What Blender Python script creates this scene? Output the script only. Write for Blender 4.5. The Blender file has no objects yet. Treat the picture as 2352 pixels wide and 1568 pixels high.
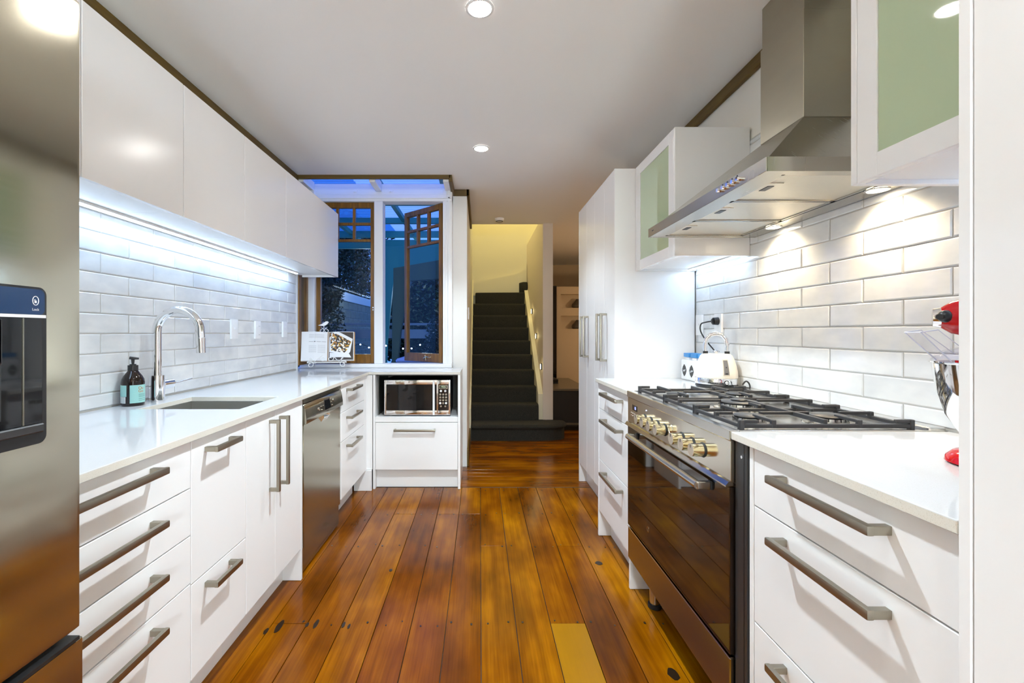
import bpy, bmesh, math, random
from mathutils import Vector, Matrix, noise as mnoise
random.seed(7)
sc = bpy.context.scene
COL = sc.collection
PI = math.pi

# ------------------------------------------------------------------ camera
FPX, VX, HY, HCAM = 1045.0, 1102.0, 764.0, 1.2
yaw, pitch = 0.0, 0.0
cyw, syw, cp, sp = math.cos(yaw), math.sin(yaw), math.cos(pitch), math.sin(pitch)
R_ = Vector((cyw, -syw, 0)); F_ = Vector((syw * cp, cyw * cp, sp)); U_ = Vector((-syw * sp, -cyw * sp, cp))
PX = VX - FPX * R_[1] / F_[1]
PY = HY + FPX * U_[1] / F_[1]
cd = bpy.data.cameras.new('camera'); cam = bpy.data.objects.new('camera', cd); COL.objects.link(cam)
cd.sensor_width = 36; cd.lens = FPX / 2352 * 36
cd.shift_x = (1176 - PX) / 2352; cd.shift_y = (PY - 784) / 2352
cd.clip_start = 0.02; cd.clip_end = 200
m = Matrix((R_, U_, -F_)).transposed().to_4x4(); m.translation = (0, 0, HCAM)
cam.matrix_world = m
sc.camera = cam

# ------------------------------------------------------------------ view, world
sc.view_settings.view_transform = 'Standard'; sc.view_settings.look = 'None'
sc.view_settings.gamma = 1; sc.view_settings.use_curve_mapping = False
sc.view_settings.exposure = 1.26
try:
    sc.cycles.use_denoising = True
    sc.cycles.max_bounces = 12; sc.cycles.diffuse_bounces = 7; sc.cycles.glossy_bounces = 6
    sc.cycles.transparent_max_bounces = 12; sc.cycles.sample_clamp_indirect = 6
    sc.cycles.blur_glossy = 0.5; sc.cycles.caustics_refractive = False
except Exception:
    pass
W = bpy.data.worlds.new('dusk'); sc.world = W; W.use_nodes = True
nt = W.node_tree; bg = nt.nodes['Background']
tc = nt.nodes.new('ShaderNodeTexCoord'); sx = nt.nodes.new('ShaderNodeSeparateXYZ')
nt.links.new(tc.outputs['Generated'], sx.inputs[0])
rp = nt.nodes.new('ShaderNodeValToRGB')
rp.color_ramp.elements[0].position = 0.0; rp.color_ramp.elements[0].color = (0.06, 0.17, 0.52, 1)
rp.color_ramp.elements[1].position = 0.7; rp.color_ramp.elements[1].color = (0.085, 0.18, 0.66, 1)
nt.links.new(sx.outputs[2], rp.inputs[0]); nt.links.new(rp.outputs[0], bg.inputs[0])
bg.inputs[1].default_value = 1.3

P_DOWN = 43.0      # ceiling downlights
WARM = (0.77, 0.905, 1.0); COOL = (0.42, 0.66, 1.0)

# ------------------------------------------------------------------ materials
def mat(name, col, rough=0.5, metal=0.0, **k):
    M = bpy.data.materials.new(name); M.use_nodes = True
    b = M.node_tree.nodes['Principled BSDF']
    b.inputs['Base Color'].default_value = (*col, 1); b.inputs['Roughness'].default_value = rough
    b.inputs['Metallic'].default_value = metal
    for a, v in k.items():
        b.inputs[a.replace('_', ' ')].default_value = v
    return M
def nodes(M):
    return M.node_tree, M.node_tree.nodes['Principled BSDF']
def noise_node(t, scale=(1, 1, 1), s=5.0, detail=3.0, coord='pos', rough=0.5):
    if coord == 'pos':
        g = t.nodes.new('ShaderNodeNewGeometry'); out = g.outputs['Position']
    else:
        g = t.nodes.new('ShaderNodeTexCoord'); out = g.outputs['Object']
    mp = t.nodes.new('ShaderNodeMapping'); mp.inputs['Scale'].default_value = scale
    t.links.new(out, mp.inputs[0])
    n = t.nodes.new('ShaderNodeTexNoise'); n.inputs['Scale'].default_value = s; n.inputs['Detail'].default_value = detail
    n.inputs['Roughness'].default_value = rough
    t.links.new(mp.outputs[0], n.inputs['Vector'])
    return n
def ramp(t, src, stops):
    r = t.nodes.new('ShaderNodeValToRGB'); e = r.color_ramp.elements
    while len(e) < len(stops): e.new(0.5)
    for i, (p, c) in enumerate(stops):
        e[i].position = p; e[i].color = (*c, 1)
    t.links.new(src, r.inputs[0]); return r
def bump(t, b, src, strength=0.1, dist=0.01):
    n = t.nodes.new('ShaderNodeBump'); n.inputs['Strength'].default_value = strength; n.inputs['Distance'].default_value = dist
    t.links.new(src, n.inputs['Height']); t.links.new(n.outputs[0], b.inputs['Normal'])
def mixc(t, fac, a, b, mode='MIX'):
    n = t.nodes.new('ShaderNodeMix'); n.data_type = 'RGBA'; n.blend_type = mode
    for inp, v in ((n.inputs[0], fac), (n.inputs[6], a), (n.inputs[7], b)):
        if hasattr(v, 'is_output'): t.links.new(v, inp)
        elif isinstance(v, tuple): inp.default_value = (*v, 1)
        else: inp.default_value = v
    return n.outputs[2]
def mapr(t, src, a, b):
    n = t.nodes.new('ShaderNodeMapRange'); n.inputs[3].default_value = a; n.inputs[4].default_value = b
    t.links.new(src, n.inputs[0]); return n.outputs[0]
def emis(name, col, strength):
    M = mat(name, (0.8, 0.8, 0.8), 0.4)
    b = M.node_tree.nodes['Principled BSDF']
    b.inputs['Emission Color'].default_value = (*col, 1); b.inputs['Emission Strength'].default_value = strength
    return M

M = {}
M['white'] = mat('white_lacquer', (0.84, 0.832, 0.825), 0.2)
t, b = nodes(M['white']); n = noise_node(t, s=18, detail=2); bump(t, b, n.outputs[0], 0.02, 0.004)
M['edge'] = mat('white_edge', (0.80, 0.78, 0.75), 0.35)
M['carcass'] = mat('white_melamine', (0.80, 0.79, 0.77), 0.4)
M['wall'] = mat('wall_paint', (0.78, 0.76, 0.70), 0.7)
M['ceil'] = mat('ceiling_paint', (0.90, 0.89, 0.87), 0.75)
M['column'] = mat('painted_column', (0.80, 0.79, 0.76), 0.5)
M['stairwall'] = mat('stair_paint', (0.72, 0.68, 0.50), 0.7)
M['beige'] = mat('beige_paint', (0.62, 0.50, 0.34), 0.7)
M['pinkish'] = mat('pale_post_paint', (0.72, 0.64, 0.54), 0.6)
M['whitewood'] = mat('white_joinery', (0.80, 0.80, 0.80), 0.35)
M['plate'] = mat('white_plastic', (0.88, 0.88, 0.88), 0.25)
M['alu'] = mat('satin_nickel', (0.36, 0.33, 0.27), 0.34, 1.0)
def steel(name, col, rough, scale, amt=0.12):
    S = mat(name, col, rough, 1.0); t, b = nodes(S)
    n = noise_node(t, scale=scale, s=1.0, detail=2)
    t.links.new(mapr(t, n.outputs[0], rough - amt * .5, rough + amt * .5), b.inputs['Roughness'])
    return S
M['steel_fridge'] = steel('fridge_steel', (0.52, 0.49, 0.39), 0.12, (2, 2, 160), 0.05)
M['steel'] = steel('brushed_steel', (0.62, 0.60, 0.55), 0.22, (8, 8, 300), .06)
M['steel_dw'] = steel('dishwasher_steel', (0.40, 0.375, 0.30), 0.22, (8, 8, 300), 0.05)
M['steel_top'] = steel('cooktop_steel', (0.66, 0.65, 0.62), 0.24, (300, 8, 8))
M['steel_panel'] = steel('polished_panel', (0.60, 0.57, 0.50), 0.13, (8, 3, 200), 0.06)
M['steel_hood'] = steel('hood_steel', (0.52, 0.495, 0.43), 0.25, (200, 8, 8))
M['chimney'] = mat('chimney_steel', (0.40, 0.37, 0.29), 0.36, 1.0)
t, b = nodes(M['chimney']); n = noise_node(t, scale=(3, 3, 9), s=2.2, detail=5)
t.links.new(mapr(t, n.outputs[0], .26, .5), b.inputs['Roughness'])
M['sinksteel'] = mat('sink_steel', (0.62, 0.61, 0.58), 0.3, 1.0)
M['chrome'] = mat('chrome', (0.86, 0.86, 0.87), 0.05, 1.0)
M['brass_warmlit'] = mat('brass_and_warmlit_knob', (0.80, 0.70, 0.45), 0.16, 1.0)  # true brass for the stay; on steel knobs, warm light in the colour
M['knobface'] = mat('knob_face', (0.80, 0.72, 0.60), 0.35, 1.0)  # warm light tinted into the steel knob faces
M['iron'] = mat('cast_iron', (0.030, 0.029, 0.030), 0.42)
M['black'] = mat('black_plastic', (0.012, 0.012, 0.013), 0.35)
M['blackgloss'] = mat('black_glass', (0.006, 0.006, 0.007), 0.04)
M['blackpanel'] = mat('black_side_panel', (0.022, 0.023, 0.025), 0.3)
M['ovenglass'] = mat('oven_glass', (0.010, 0.006, 0.004), 0.03, 0.0, IOR=1.9)
M['rubber'] = mat('rubber', (0.01, 0.01, 0.01), 0.7)
M['grout'] = mat('grout', (0.50, 0.48, 0.44), 0.8)
M['niche'] = mat('niche_shade', (0.055, 0.055, 0.045), 0.5)  # dark tone puts the shade of the microwave niche into its boards
M['red'] = mat('red_enamel', (0.50, 0.008, 0.012), 0.08)
M['bluelid'] = mat('blue_lid', (0.04, 0.24, 0.56), 0.45)
M['cream'] = mat('cream_enamel', (0.80, 0.745, 0.65), 0.28)
M['ceramic'] = mat('white_ceramic', (0.80, 0.80, 0.80), 0.16)
M['amber'] = mat('dark_amber_glass', (0.012, 0.006, 0.004), 0.05)
M['teal'] = mat('teal_label', (0.33, 0.62, 0.58), 0.5)
M['orange'] = mat('orange_print', (0.48, 0.17, 0.015), 0.5)
M['tealprint'] = mat('dark_teal_print', (0.10, 0.24, 0.24), 0.6)
M['paper'] = mat('paper', (0.80, 0.79, 0.78), 0.6)
M['greyprint'] = mat('grey_print', (0.52, 0.50, 0.50), 0.7)
M['whiteprint'] = mat('white_print', (0.75, 0.77, 0.80), 0.5)
M['wire'] = mat('white_wire', (0.84, 0.83, 0.80), 0.35)
M['vase'] = mat('grey_vase', (0.10, 0.085, 0.065), 0.4)
M['darkunit'] = mat('charcoal_unit', (0.012, 0.012, 0.012), 0.6)
M['unittop'] = mat('grey_unit_top', (0.15, 0.125, 0.085), 0.3)
M['tealtimber'] = mat('teal_painted_timber', (0.045, 0.28, 0.22), 0.6)
M['unlitteal'] = mat('unlit_teal_timber', (0.05, 0.085, 0.05), 0.6)  # teal timber again, with the brace's lack of light put into the colour
M['decks'] = mat('patio_slab', (0.10, 0.16, 0.20), 0.7)
M['pot'] = mat('glazed_pot', (0.05, 0.10, 0.30), 0.3)
M['led'] = emis('led_strip', (0.62, 0.80, 1.0), 5.0)
M['bulb'] = emis('downlight_lens', (1.0, 0.97, 0.92), 80.0)
M['hoodbulb'] = emis('hood_lamp', (1.0, 0.86, 0.62), 14.0)
M['globe'] = emis('fill_globe', (.95, .97, 1.0), 3.0)
M['steplight'] = emis('step_light', (1.0, 0.86, 0.45), 5.0)
M['fairy'] = emis('fairy_bulb', (0.45, 0.62, 1.0), 6.0)
M['bluedigit'] = emis('blue_digits', (0.01, 0.08, 1.0), 0.6)
M['greendigit'] = emis('green_digits', (0.22, 0.60, 0.005), 0.30)

# tile glaze: handmade, slightly wavy, tint differs from tile to tile
M['tile'] = mat('glazed_tile', (0.78, 0.78, 0.76), 0.07)
t, b = nodes(M['tile'])
oi = t.nodes.new('ShaderNodeObjectInfo')
n1 = noise_node(t, s=9, detail=1); n2 = noise_node(t, scale=(1, .6, 1.2), s=13, detail=3)
c = ramp(t, oi.outputs['Random'], [(0, (0.74, 0.745, 0.74)), (1, (0.81, 0.805, 0.785))])
c2 = ramp(t, n2.outputs[0], [(0.35, (0.86, 0.87, 0.89)), (0.65, (1, 1, 1))])
t.links.new(mixc(t, 1.0, c.outputs[0], c2.outputs[0], 'MULTIPLY'), b.inputs['Base Color'])
bump(t, b, n1.outputs[0], 0.32, 0.008)

# quartz worktop
M['quartz'] = mat('white_quartz', (0.84, 0.84, 0.84), 0.07)
t, b = nodes(M['quartz']); n = noise_node(t, s=650, detail=1)
c = ramp(t, n.outputs[0], [(0.28, (0.54, 0.53, 0.50)), (0.38, (0.60, 0.60, 0.60))])
t.links.new(c.outputs[0], b.inputs['Base Color'])
M['quartzedge'] = mat('quartz_edge', (0.70, 0.66, 0.58), 0.2)
t, b = nodes(M['quartzedge']); n = noise_node(t, s=650, detail=1)
c = ramp(t, n.outputs[0], [(0.30, (0.58, 0.53, 0.45)), (0.42, (0.68, 0.645, 0.57))])
t.links.new(c.outputs[0], b.inputs['Base Color'])

# varnished floor boards
def boardmat(name, along, lift=(1, 1, 1)):
    B = mat(name, (0.3, 0.1, 0.01), 0.17, Specular_IOR_Level=0.17); t, b = nodes(B)
    sc1 = (34, 1.6, 1) if along == 'y' else (1.6, 34, 1)
    sc2 = (3.2, 1.3, 1) if along == 'y' else (1.3, 3.2, 1)
    sc3 = (160, 4, 1) if along == 'y' else (4, 160, 1)
    g = noise_node(t, scale=sc1, s=1.0, detail=4); bl = noise_node(t, scale=sc2, s=1.5, detail=3); f = noise_node(t, scale=sc3, s=1.0, detail=2)
    oi = t.nodes.new('ShaderNodeObjectInfo')
    c = ramp(t, bl.outputs[0], [(0.30, (0.105, 0.028, 0.0003)), (0.50, (0.22, 0.066, 0.0006)), (0.70, (0.36, 0.130, 0.001))])
    c1 = ramp(t, g.outputs[0], [(0.30, (0.70, 0.62, 0.55)), (0.62, (1.02, 1.02, 1.02))])
    c2 = ramp(t, oi.outputs['Random'], [(0, (0.72, 0.62, 0.5)), (0.5, (0.95, 0.92, 0.9)), (1, (1.15, 1.25, 1.2))])
    c3 = ramp(t, f.outputs[0], [(0.3, (0.82, 0.78, 0.75)), (0.6, (1, 1, 1))])
    x = mixc(t, 1.0, c.outputs[0], c1.outputs[0], 'MULTIPLY'); x = mixc(t, 1.0, x, c2.outputs[0], 'MULTIPLY'); x = mixc(t, 1.0, x, c3.outputs[0], 'MULTIPLY')
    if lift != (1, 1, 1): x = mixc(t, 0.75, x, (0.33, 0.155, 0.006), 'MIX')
    t.links.new(x, b.inputs['Base Color'])
    lo = noise_node(t, scale=(10, 10, 1) if True else sc2, s=2.0, detail=4)
    bump(t, b, lo.outputs[0], 0.10, 0.006)
    return B
M['board'] = boardmat('floor_board', 'y'); M['hallboard'] = boardmat('hall_board', 'x')
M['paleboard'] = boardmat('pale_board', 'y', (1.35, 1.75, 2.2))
M['knot'] = mat('dark_knot', (0.016, 0.008, 0.003), 0.3)
M['gapfill'] = mat('board_gap', (0.045, 0.022, 0.006), 0.6)
def woodmat(name, dark, light, scale, rough=0.3):
    B = mat(name, dark, rough); t, b = nodes(B); n = noise_node(t, scale=scale, s=1.0, detail=4)
    c = ramp(t, n.outputs[0], [(0.3, dark), (0.7, light)]); t.links.new(c.outputs[0], b.inputs['Base Color']); return B
M['sash'] = woodmat('varnished_sash', (0.11, 0.043, 0.003), (0.26, 0.115, 0.008), (60, 60, 5))
M['trim'] = woodmat('stained_trim', (0.085, 0.046, 0.003), (0.135, 0.076, 0.005), (6, 6, 90), 0.5)
M['carpet'] = mat('charcoal_carpet', (0.03, 0.03, 0.028), 0.95)
t, b = nodes(M['carpet']); n = noise_node(t, s=260, detail=2)
c = ramp(t, n.outputs[0], [(0.3, (0.003, 0.003, 0.0024)), (0.7, (0.040, 0.038, 0.028))]); t.links.new(c.outputs[0], b.inputs['Base Color'])
bump(t, b, n.outputs[0], 0.7, 0.006)
M['filter'] = mat('filter_mesh', (0.72, 0.66, 0.56), 0.33, 1.0)
t, b = nodes(M['filter'])
g = t.nodes.new('ShaderNodeNewGeometry'); w = t.nodes.new('ShaderNodeTexWave'); w.inputs['Scale'].default_value = 55
w.bands_direction = 'X'; t.links.new(g.outputs['Position'], w.inputs['Vector']); bump(t, b, w.outputs[0], 0.35, 0.003)
M['frost'] = mat('frosted_green_glass', (0.44, 0.53, 0.35), 0.03)
M['frost'].node_tree.nodes['Principled BSDF'].inputs['Coat Weight'].default_value = 0.3
def glass(name, tint=(1, 1, 1), ior=1.35):
    G = bpy.data.materials.new(name); G.use_nodes = True; t = G.node_tree; t.nodes.clear()
    o = t.nodes.new('ShaderNodeOutputMaterial'); mx = t.nodes.new('ShaderNodeMixShader')
    tr = t.nodes.new('ShaderNodeBsdfTransparent'); tr.inputs[0].default_value = (*tint, 1)
    gs = t.nodes.new('ShaderNodeBsdfGlossy'); gs.inputs['Roughness'].default_value = 0.01
    fr = t.nodes.new('ShaderNodeFresnel'); fr.inputs[0].default_value = ior
    gg = t.nodes.new('ShaderNodeNewGeometry'); mm = t.nodes.new('ShaderNodeMath'); mm.operation = 'SUBTRACT'; mm.use_clamp = True
    t.links.new(fr.outputs[0], mm.inputs[0]); t.links.new(gg.outputs['Backfacing'], mm.inputs[1])
    t.links.new(mm.outputs[0], mx.inputs[0]); t.links.new(tr.outputs[0], mx.inputs[1]); t.links.new(gs.outputs[0], mx.inputs[2])
    t.links.new(mx.outputs[0], o.inputs[0]); return G
M['glass'] = glass('window_glass', (0.92, 0.96, 0.96))
M['bluepanel'] = glass('clear_plastic', (0.965, 0.965, 0.99), 1.12)
def corrug(nm, a, ct, cs):
    G = bpy.data.materials.new(nm); G.use_nodes = True; t = G.node_tree; t.nodes.clear()
    o = t.nodes.new('ShaderNodeOutputMaterial'); mx = t.nodes.new('ShaderNodeMixShader'); mx.inputs[0].default_value = a
    tr = t.nodes.new('ShaderNodeBsdfTransparent'); tr.inputs[0].default_value = (*ct, 1)
    ts = t.nodes.new('ShaderNodeBsdfTranslucent'); ts.inputs[0].default_value = (*cs, 1)
    t.links.new(tr.outputs[0], mx.inputs[1]); t.links.new(ts.outputs[0], mx.inputs[2]); t.links.new(mx.outputs[0], o.inputs[0]); return G
M['corrug'] = corrug('corrugated_sheet', .55, (.95, .95, 1), (.9, .9, 1)); M['corrugblue'] = corrug('tinted_sheet', .6, (.15, .4, .55), (.15, .4, .6))
M['plasticedge'] = mat('plastic_edge', (0.60, 0.60, 0.72), 0.1)
M['leaf'] = mat('dark_leaf', (0.020, 0.050, 0.040), 0.45)
t, b = nodes(M['leaf']); oi = noise_node(t, s=6, detail=2)
c = ramp(t, oi.outputs[0], [(0.3, (0.004, 0.010, 0.007)), (0.7, (0.022, 0.055, 0.028))]); t.links.new(c.outputs[0], b.inputs['Base Color'])
M['bark'] = mat('dark_bark', (0.03, 0.025, 0.02), 0.9)
M['block'] = mat('concrete_block', (0.22, 0.23, 0.21), 0.85)
t, b = nodes(M['block']); n = noise_node(t, s=14, detail=4)
c = ramp(t, n.outputs[0], [(0.3, (0.085, 0.095, 0.07)), (0.7, (0.14, 0.155, 0.11))]); t.links.new(c.outputs[0], b.inputs['Base Color'])
M['blockcap'] = mat('pale_cap', (0.40, 0.42, 0.40), 0.6)
M['rail'] = mat('pale_rail', (0.24, 0.28, 0.32), 0.4)
# printed photograph in the cook book: roast pieces on a white plate
M['foodprint'] = mat('food_print', (0.1, 0.05, 0.02), 0.4)
t, b = nodes(M['foodprint'])
vo = t.nodes.new('ShaderNodeTexVoronoi'); vo.inputs['Scale'].default_value = 80
tcn = t.nodes.new('ShaderNodeTexCoord'); t.links.new(tcn.outputs['Object'], vo.inputs['Vector'])
sxy = t.nodes.new('ShaderNodeSeparateColor'); t.links.new(vo.outputs['Color'], sxy.inputs[0])
c = ramp(t, sxy.outputs[0], [(0.0, (0.02, 0.012, 0.008)), (0.40, (0.035, 0.018, 0.010)), (0.46, (0.40, 0.16, 0.015)), (0.66, (0.55, 0.30, 0.03)), (0.76, (0.85, 0.80, 0.70)), (1.0, (0.9, 0.88, 0.84))])
c.color_ramp.interpolation = 'CONSTANT'
t.links.new(c.outputs[0], b.inputs['Base Color'])
M['brownprint'] = mat('brown_print', (0.035, 0.022, 0.016), 0.4)

# ------------------------------------------------------------------ mesh helpers
def setp(o, label=None, cat=None, group=None, kind=None):
    for k, v in (('label', label), ('category', cat), ('group', group), ('kind', kind)):
        if v: o[k] = v
    return o
def thing(name, label, cat, loc=(0, 0, 0), group=None):
    o = bpy.data.objects.new(name, None); COL.objects.link(o); o.location = loc; o.empty_display_size = 0.05
    return setp(o, label, cat, group)
def wloc(o):
    v = Vector((0, 0, 0))
    while o is not None:
        v += o.location; o = o.parent
    return v
class B:
    """collects shapes, in world coordinates, into one mesh"""
    def __init__(s): s.bm = bmesh.new()
    def box(s, x0, x1, y0, y1, z0, z1, bev=0.0, seg=1, mat4=None):
        r = bmesh.ops.create_cube(s.bm, size=1.0); vs = r['verts']
        for v in vs:
            v.co = Vector(((x0 + x1) / 2 + v.co.x * (x1 - x0), (y0 + y1) / 2 + v.co.y * (y1 - y0), (z0 + z1) / 2 + v.co.z * (z1 - z0)))
        if bev > 0:
            es = list({e for v in vs for e in v.link_edges})
            r2 = bmesh.ops.bevel(s.bm, geom=es, offset=bev, segments=seg, profile=0.7, affect='EDGES')
            vs = list({v for f in r2['faces'] for v in f.verts} | {v for v in vs if v.is_valid})
        if mat4 is not None:
            bmesh.ops.transform(s.bm, matrix=mat4, verts=[v for v in vs if v.is_valid])
        return s
    def cyl(s, p0, p1, r0, r1=None, seg=24, caps=True):
        p0 = Vector(p0); p1 = Vector(p1); r1 = r0 if r1 is None else r1; d = p1 - p0
        rot = Vector((0, 0, 1)).rotation_difference(d.normalized()).to_matrix().to_4x4()
        mt = Matrix.Translation((p0 + p1) / 2) @ rot
        bmesh.ops.create_cone(s.bm, cap_ends=caps, cap_tris=False, segments=seg, radius1=r0, radius2=r1, depth=d.length, matrix=mt)
        return s
    def sphere(s, c, r, seg=16, scl=(1, 1, 1)):
        mt = Matrix.Translation(c) @ Matrix.Diagonal((*scl, 1))
        bmesh.ops.create_uvsphere(s.bm, u_segments=seg, v_segments=max(6, seg // 2), radius=r, matrix=mt); return s
    def tube(s, pts, r, seg=10, closed=False, caps=True):
        pts = [Vector(p) for p in pts]; n = len(pts); rs = r if isinstance(r, (list, tuple)) else [r] * n
        rings = []; up = None
        for i, p in enumerate(pts):
            a = pts[(i - 1) % n] if (i > 0 or closed) else p; c = pts[(i + 1) % n] if (i < n - 1 or closed) else p
            d = (c - a).normalized()
            if up is None:
                up = Vector((0, 0, 1)) if abs(d.z) < 0.9 else Vector((0, 1, 0))
            u = (up - d * up.dot(d))
            if u.length < 1e-5: u = d.orthogonal()
            u.normalize(); w = d.cross(u); up = u
            rings.append([s.bm.verts.new(p + (u * math.cos(k * 2 * PI / seg) + w * math.sin(k * 2 * PI / seg)) * rs[i]) for k in range(seg)])
        m_ = n if closed else n - 1
        for i in range(m_):
            A, C = rings[i], rings[(i + 1) % n]
            for k in range(seg):
                s.bm.faces.new((A[k], A[(k + 1) % seg], C[(k + 1) % seg], C[k]))
        if not closed and caps:
            s.bm.faces.new(rings[0][::-1]); s.bm.faces.new(rings[-1])
        return s
    def lathe(s, prof, c=(0, 0, 0), seg=32, a0=0.0, a1=2 * PI, cap=True, axis=None):
        full = abs(a1 - a0 - 2 * PI) < 1e-6; n = seg if full else seg + 1; c = Vector(c)
        rings = []
        for (r, z) in prof:
            if r < 1e-6:
                rings.append([s.bm.verts.new(c + Vector((0, 0, z)))])
            else:
                rings.append([s.bm.verts.new(c + Vector((r * math.cos(a0 + (a1 - a0) * k / seg), r * math.sin(a0 + (a1 - a0) * k / seg), z))) for k in range(n)])
        for i in range(len(rings) - 1):
            A, C = rings[i], rings[i + 1]; m_ = seg
            for k in range(m_):
                a = A[k % len(A)]; a2 = A[(k + 1) % len(A)]; d = C[k % len(C)]; d2 = C[(k + 1) % len(C)]
                q = []
                for v in (a, a2, d2, d):
                    if v not in q: q.append(v)
                if len(q) >= 3:
                    try: s.bm.faces.new(q)
                    except ValueError: pass
        return s
    def prism(s, poly, axis, a, b_, bev=0.0):
        """poly: 2D points in the plane normal to axis ('x': (y,z), 'y': (x,z), 'z': (x,y)), extruded from a to b_"""
        def P(p, h):
            return Vector((h, p[0], p[1])) if axis == 'x' else Vector((p[0], h, p[1])) if axis == 'y' else Vector((p[0], p[1], h))
        lo = [s.bm.verts.new(P(p, a)) for p in poly]; hi = [s.bm.verts.new(P(p, b_)) for p in poly]; n = len(poly)
        fs = [s.bm.faces.new(lo[::-1]), s.bm.faces.new(hi)]
        for i in range(n): fs.append(s.bm.faces.new((lo[i], lo[(i + 1) % n], hi[(i + 1) % n], hi[i])))
        bmesh.ops.recalc_face_normals(s.bm, faces=fs)
        if bev:
            es = list({e for f in fs for e in f.edges}); bmesh.ops.bevel(s.bm, geom=es, offset=bev, segments=1, profile=0.7, affect='EDGES')
        return s
    def quad(s, *p):
        s.bm.faces.new([s.bm.verts.new(Vector(q)) for q in p]); return s
    def xf(s, mt):
        bmesh.ops.transform(s.bm, matrix=mt, verts=s.bm.verts); return s
    def done(s, name, m_, parent=None, smooth=False, label=None, kind=None):
        if parent is not None:
            bmesh.ops.translate(s.bm, verts=s.bm.verts, vec=-wloc(parent))
        me = bpy.data.meshes.new(name)
        if smooth: bmesh.ops.recalc_face_normals(s.bm, faces=s.bm.faces)
        s.bm.to_mesh(me); s.bm.free()
        if smooth:
            me.polygons.foreach_set('use_smooth', [True] * len(me.polygons))
            try: me.set_sharp_from_angle(angle=math.radians(38))
            except Exception: pass
        me.materials.append(M[m_] if isinstance(m_, str) else m_)
        o = bpy.data.objects.new(name, me); COL.objects.link(o)
        if parent is not None: o.parent = parent
        return setp(o, label=label, kind=kind)
def text(name, body, size, origin, right, up, m_, parent, extrude=0.0004, align='CENTER', bend=None, label=None):
    cu = bpy.data.curves.new(name, 'FONT'); cu.body = body; cu.size = size; cu.align_x = align; cu.align_y = 'CENTER'; cu.extrude = extrude
    ob = bpy.data.objects.new(name, cu); COL.objects.link(ob)
    me = bpy.data.meshes.new_from_object(ob); bpy.data.objects.remove(ob)
    rt = Vector(right).normalized(); u = Vector(up).normalized(); nn = rt.cross(u); off = wloc(parent) if parent else Vector()
    for v in me.vertices:
        if bend:
            cx, cy, rad, ang0, zz = bend; a = ang0 + v.co.x / rad
            v.co = Vector((cx + (rad + v.co.z) * math.cos(a), cy + (rad + v.co.z) * math.sin(a), zz + v.co.y)) - off
        else:
            v.co = Vector(origin) + rt * v.co.x + u * v.co.y + nn * v.co.z - off
    me.materials.clear(); me.materials.append(M[m_])
    o = bpy.data.objects.new(name, me); COL.objects.link(o)
    if parent is not None: o.parent = parent
    return setp(o, label=label)
def light(kind, name, loc, power, col, parent=None, size=0.05, size_y=None, rot=None, spot=None, blend=0.6, spread=None):
    L = bpy.data.lights.new(name, kind); L.energy = power; L.color = col
    if kind == 'AREA':
        L.size = size
        if size_y: L.shape = 'RECTANGLE'; L.size_y = size_y
        else: L.shape = 'DISK'
        if spread: L.spread = spread
    else: L.shadow_soft_size = size
    if kind == 'SPOT': L.spot_size = spot or 2.4; L.spot_blend = blend
    o = bpy.data.objects.new(name, L); COL.objects.link(o)
    if parent is not None: o.parent = parent; o.location = Vector(loc) - wloc(parent)
    else: o.location = loc
    if rot: o.rotation_euler = rot
    return o
def copy_tree(o, parent=None, dz=None):
    c = o.copy(); COL.objects.link(c); c.parent = parent
    for ch in list(o.children): copy_tree(ch, c)
    return c
def struct(name, bld, m_, smooth=False): return bld.done(name, m_, None, smooth, kind='structure')

XL, XR, ZC = -1.49, 1.285, 2.48
YB = 3.70            # where the kitchen ceiling stops at the glazed bay

# ------------------------------------------------------------------ shell
# floor: boards one by one
fl = struct('floor', B().box(-3.2, 4.3, -5.1, 9.0, -0.06, -0.012), 'gapfill')
joists = [-2.6, -1.9, -1.2, -0.5, 0.2, 1.2, 1.88, 2.564, 3.014]
rr = random.Random(3)
forced = {0: [2.564], 1: [1.2], 2: [1.88], -1: [3.014], -2: [3.014, 1.2], -3: [2.564 - 1.36], 3: [2.564, 0.2]}
for i in range(-11, 9):
    x0 = 0.005 + 0.1435 * i
    cuts = sorted(set(forced.get(i, rr.sample(joists[2:], 1)) + rr.sample(joists[:4], 1)))
    ys = [-4.98] + cuts + [3.535]
    for y0, y1 in zip(ys[:-1], ys[1:]):
        B().box(x0 + .0014, x0 + .1421, y0 + .0012, y1 - .0012, -0.012, 0.0 + rr.uniform(-.0006, .0006), 0.0012).done('plank', 'paleboard' if (i == 2 and .3 < y0 < 1.0 or i == 2 and y1 == 1.88) else 'board', fl)
y = 3.538
while y < 8.3:
    B().box(-.10 if y > 4.06 else -0.16, 4.0, y + .0008, y + .0892, -0.012, rr.uniform(-.0005, .0005), 0.001).done('plank', 'hallboard', fl)
    y += 0.09
nb = B()
for yj in joists[3:] + [3.48]:
    for i in range(-6, 6):
        for d in (.03, .113):
            if rr.random() < .85:
                cx = 0.005 + .1435 * i + d + rr.uniform(-.012, .012); cy = yj + rr.uniform(-.02, .02)
                nb.xf(Matrix.Identity(4)); s_ = rr.uniform(.6, 1.3)
                nb.prism([(cx + .0042 * s_ * math.cos(k * PI / 4), cy + .0062 * s_ * math.sin(k * PI / 4)) for k in range(8)], 'z', 0.0, 0.0011)
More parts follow.
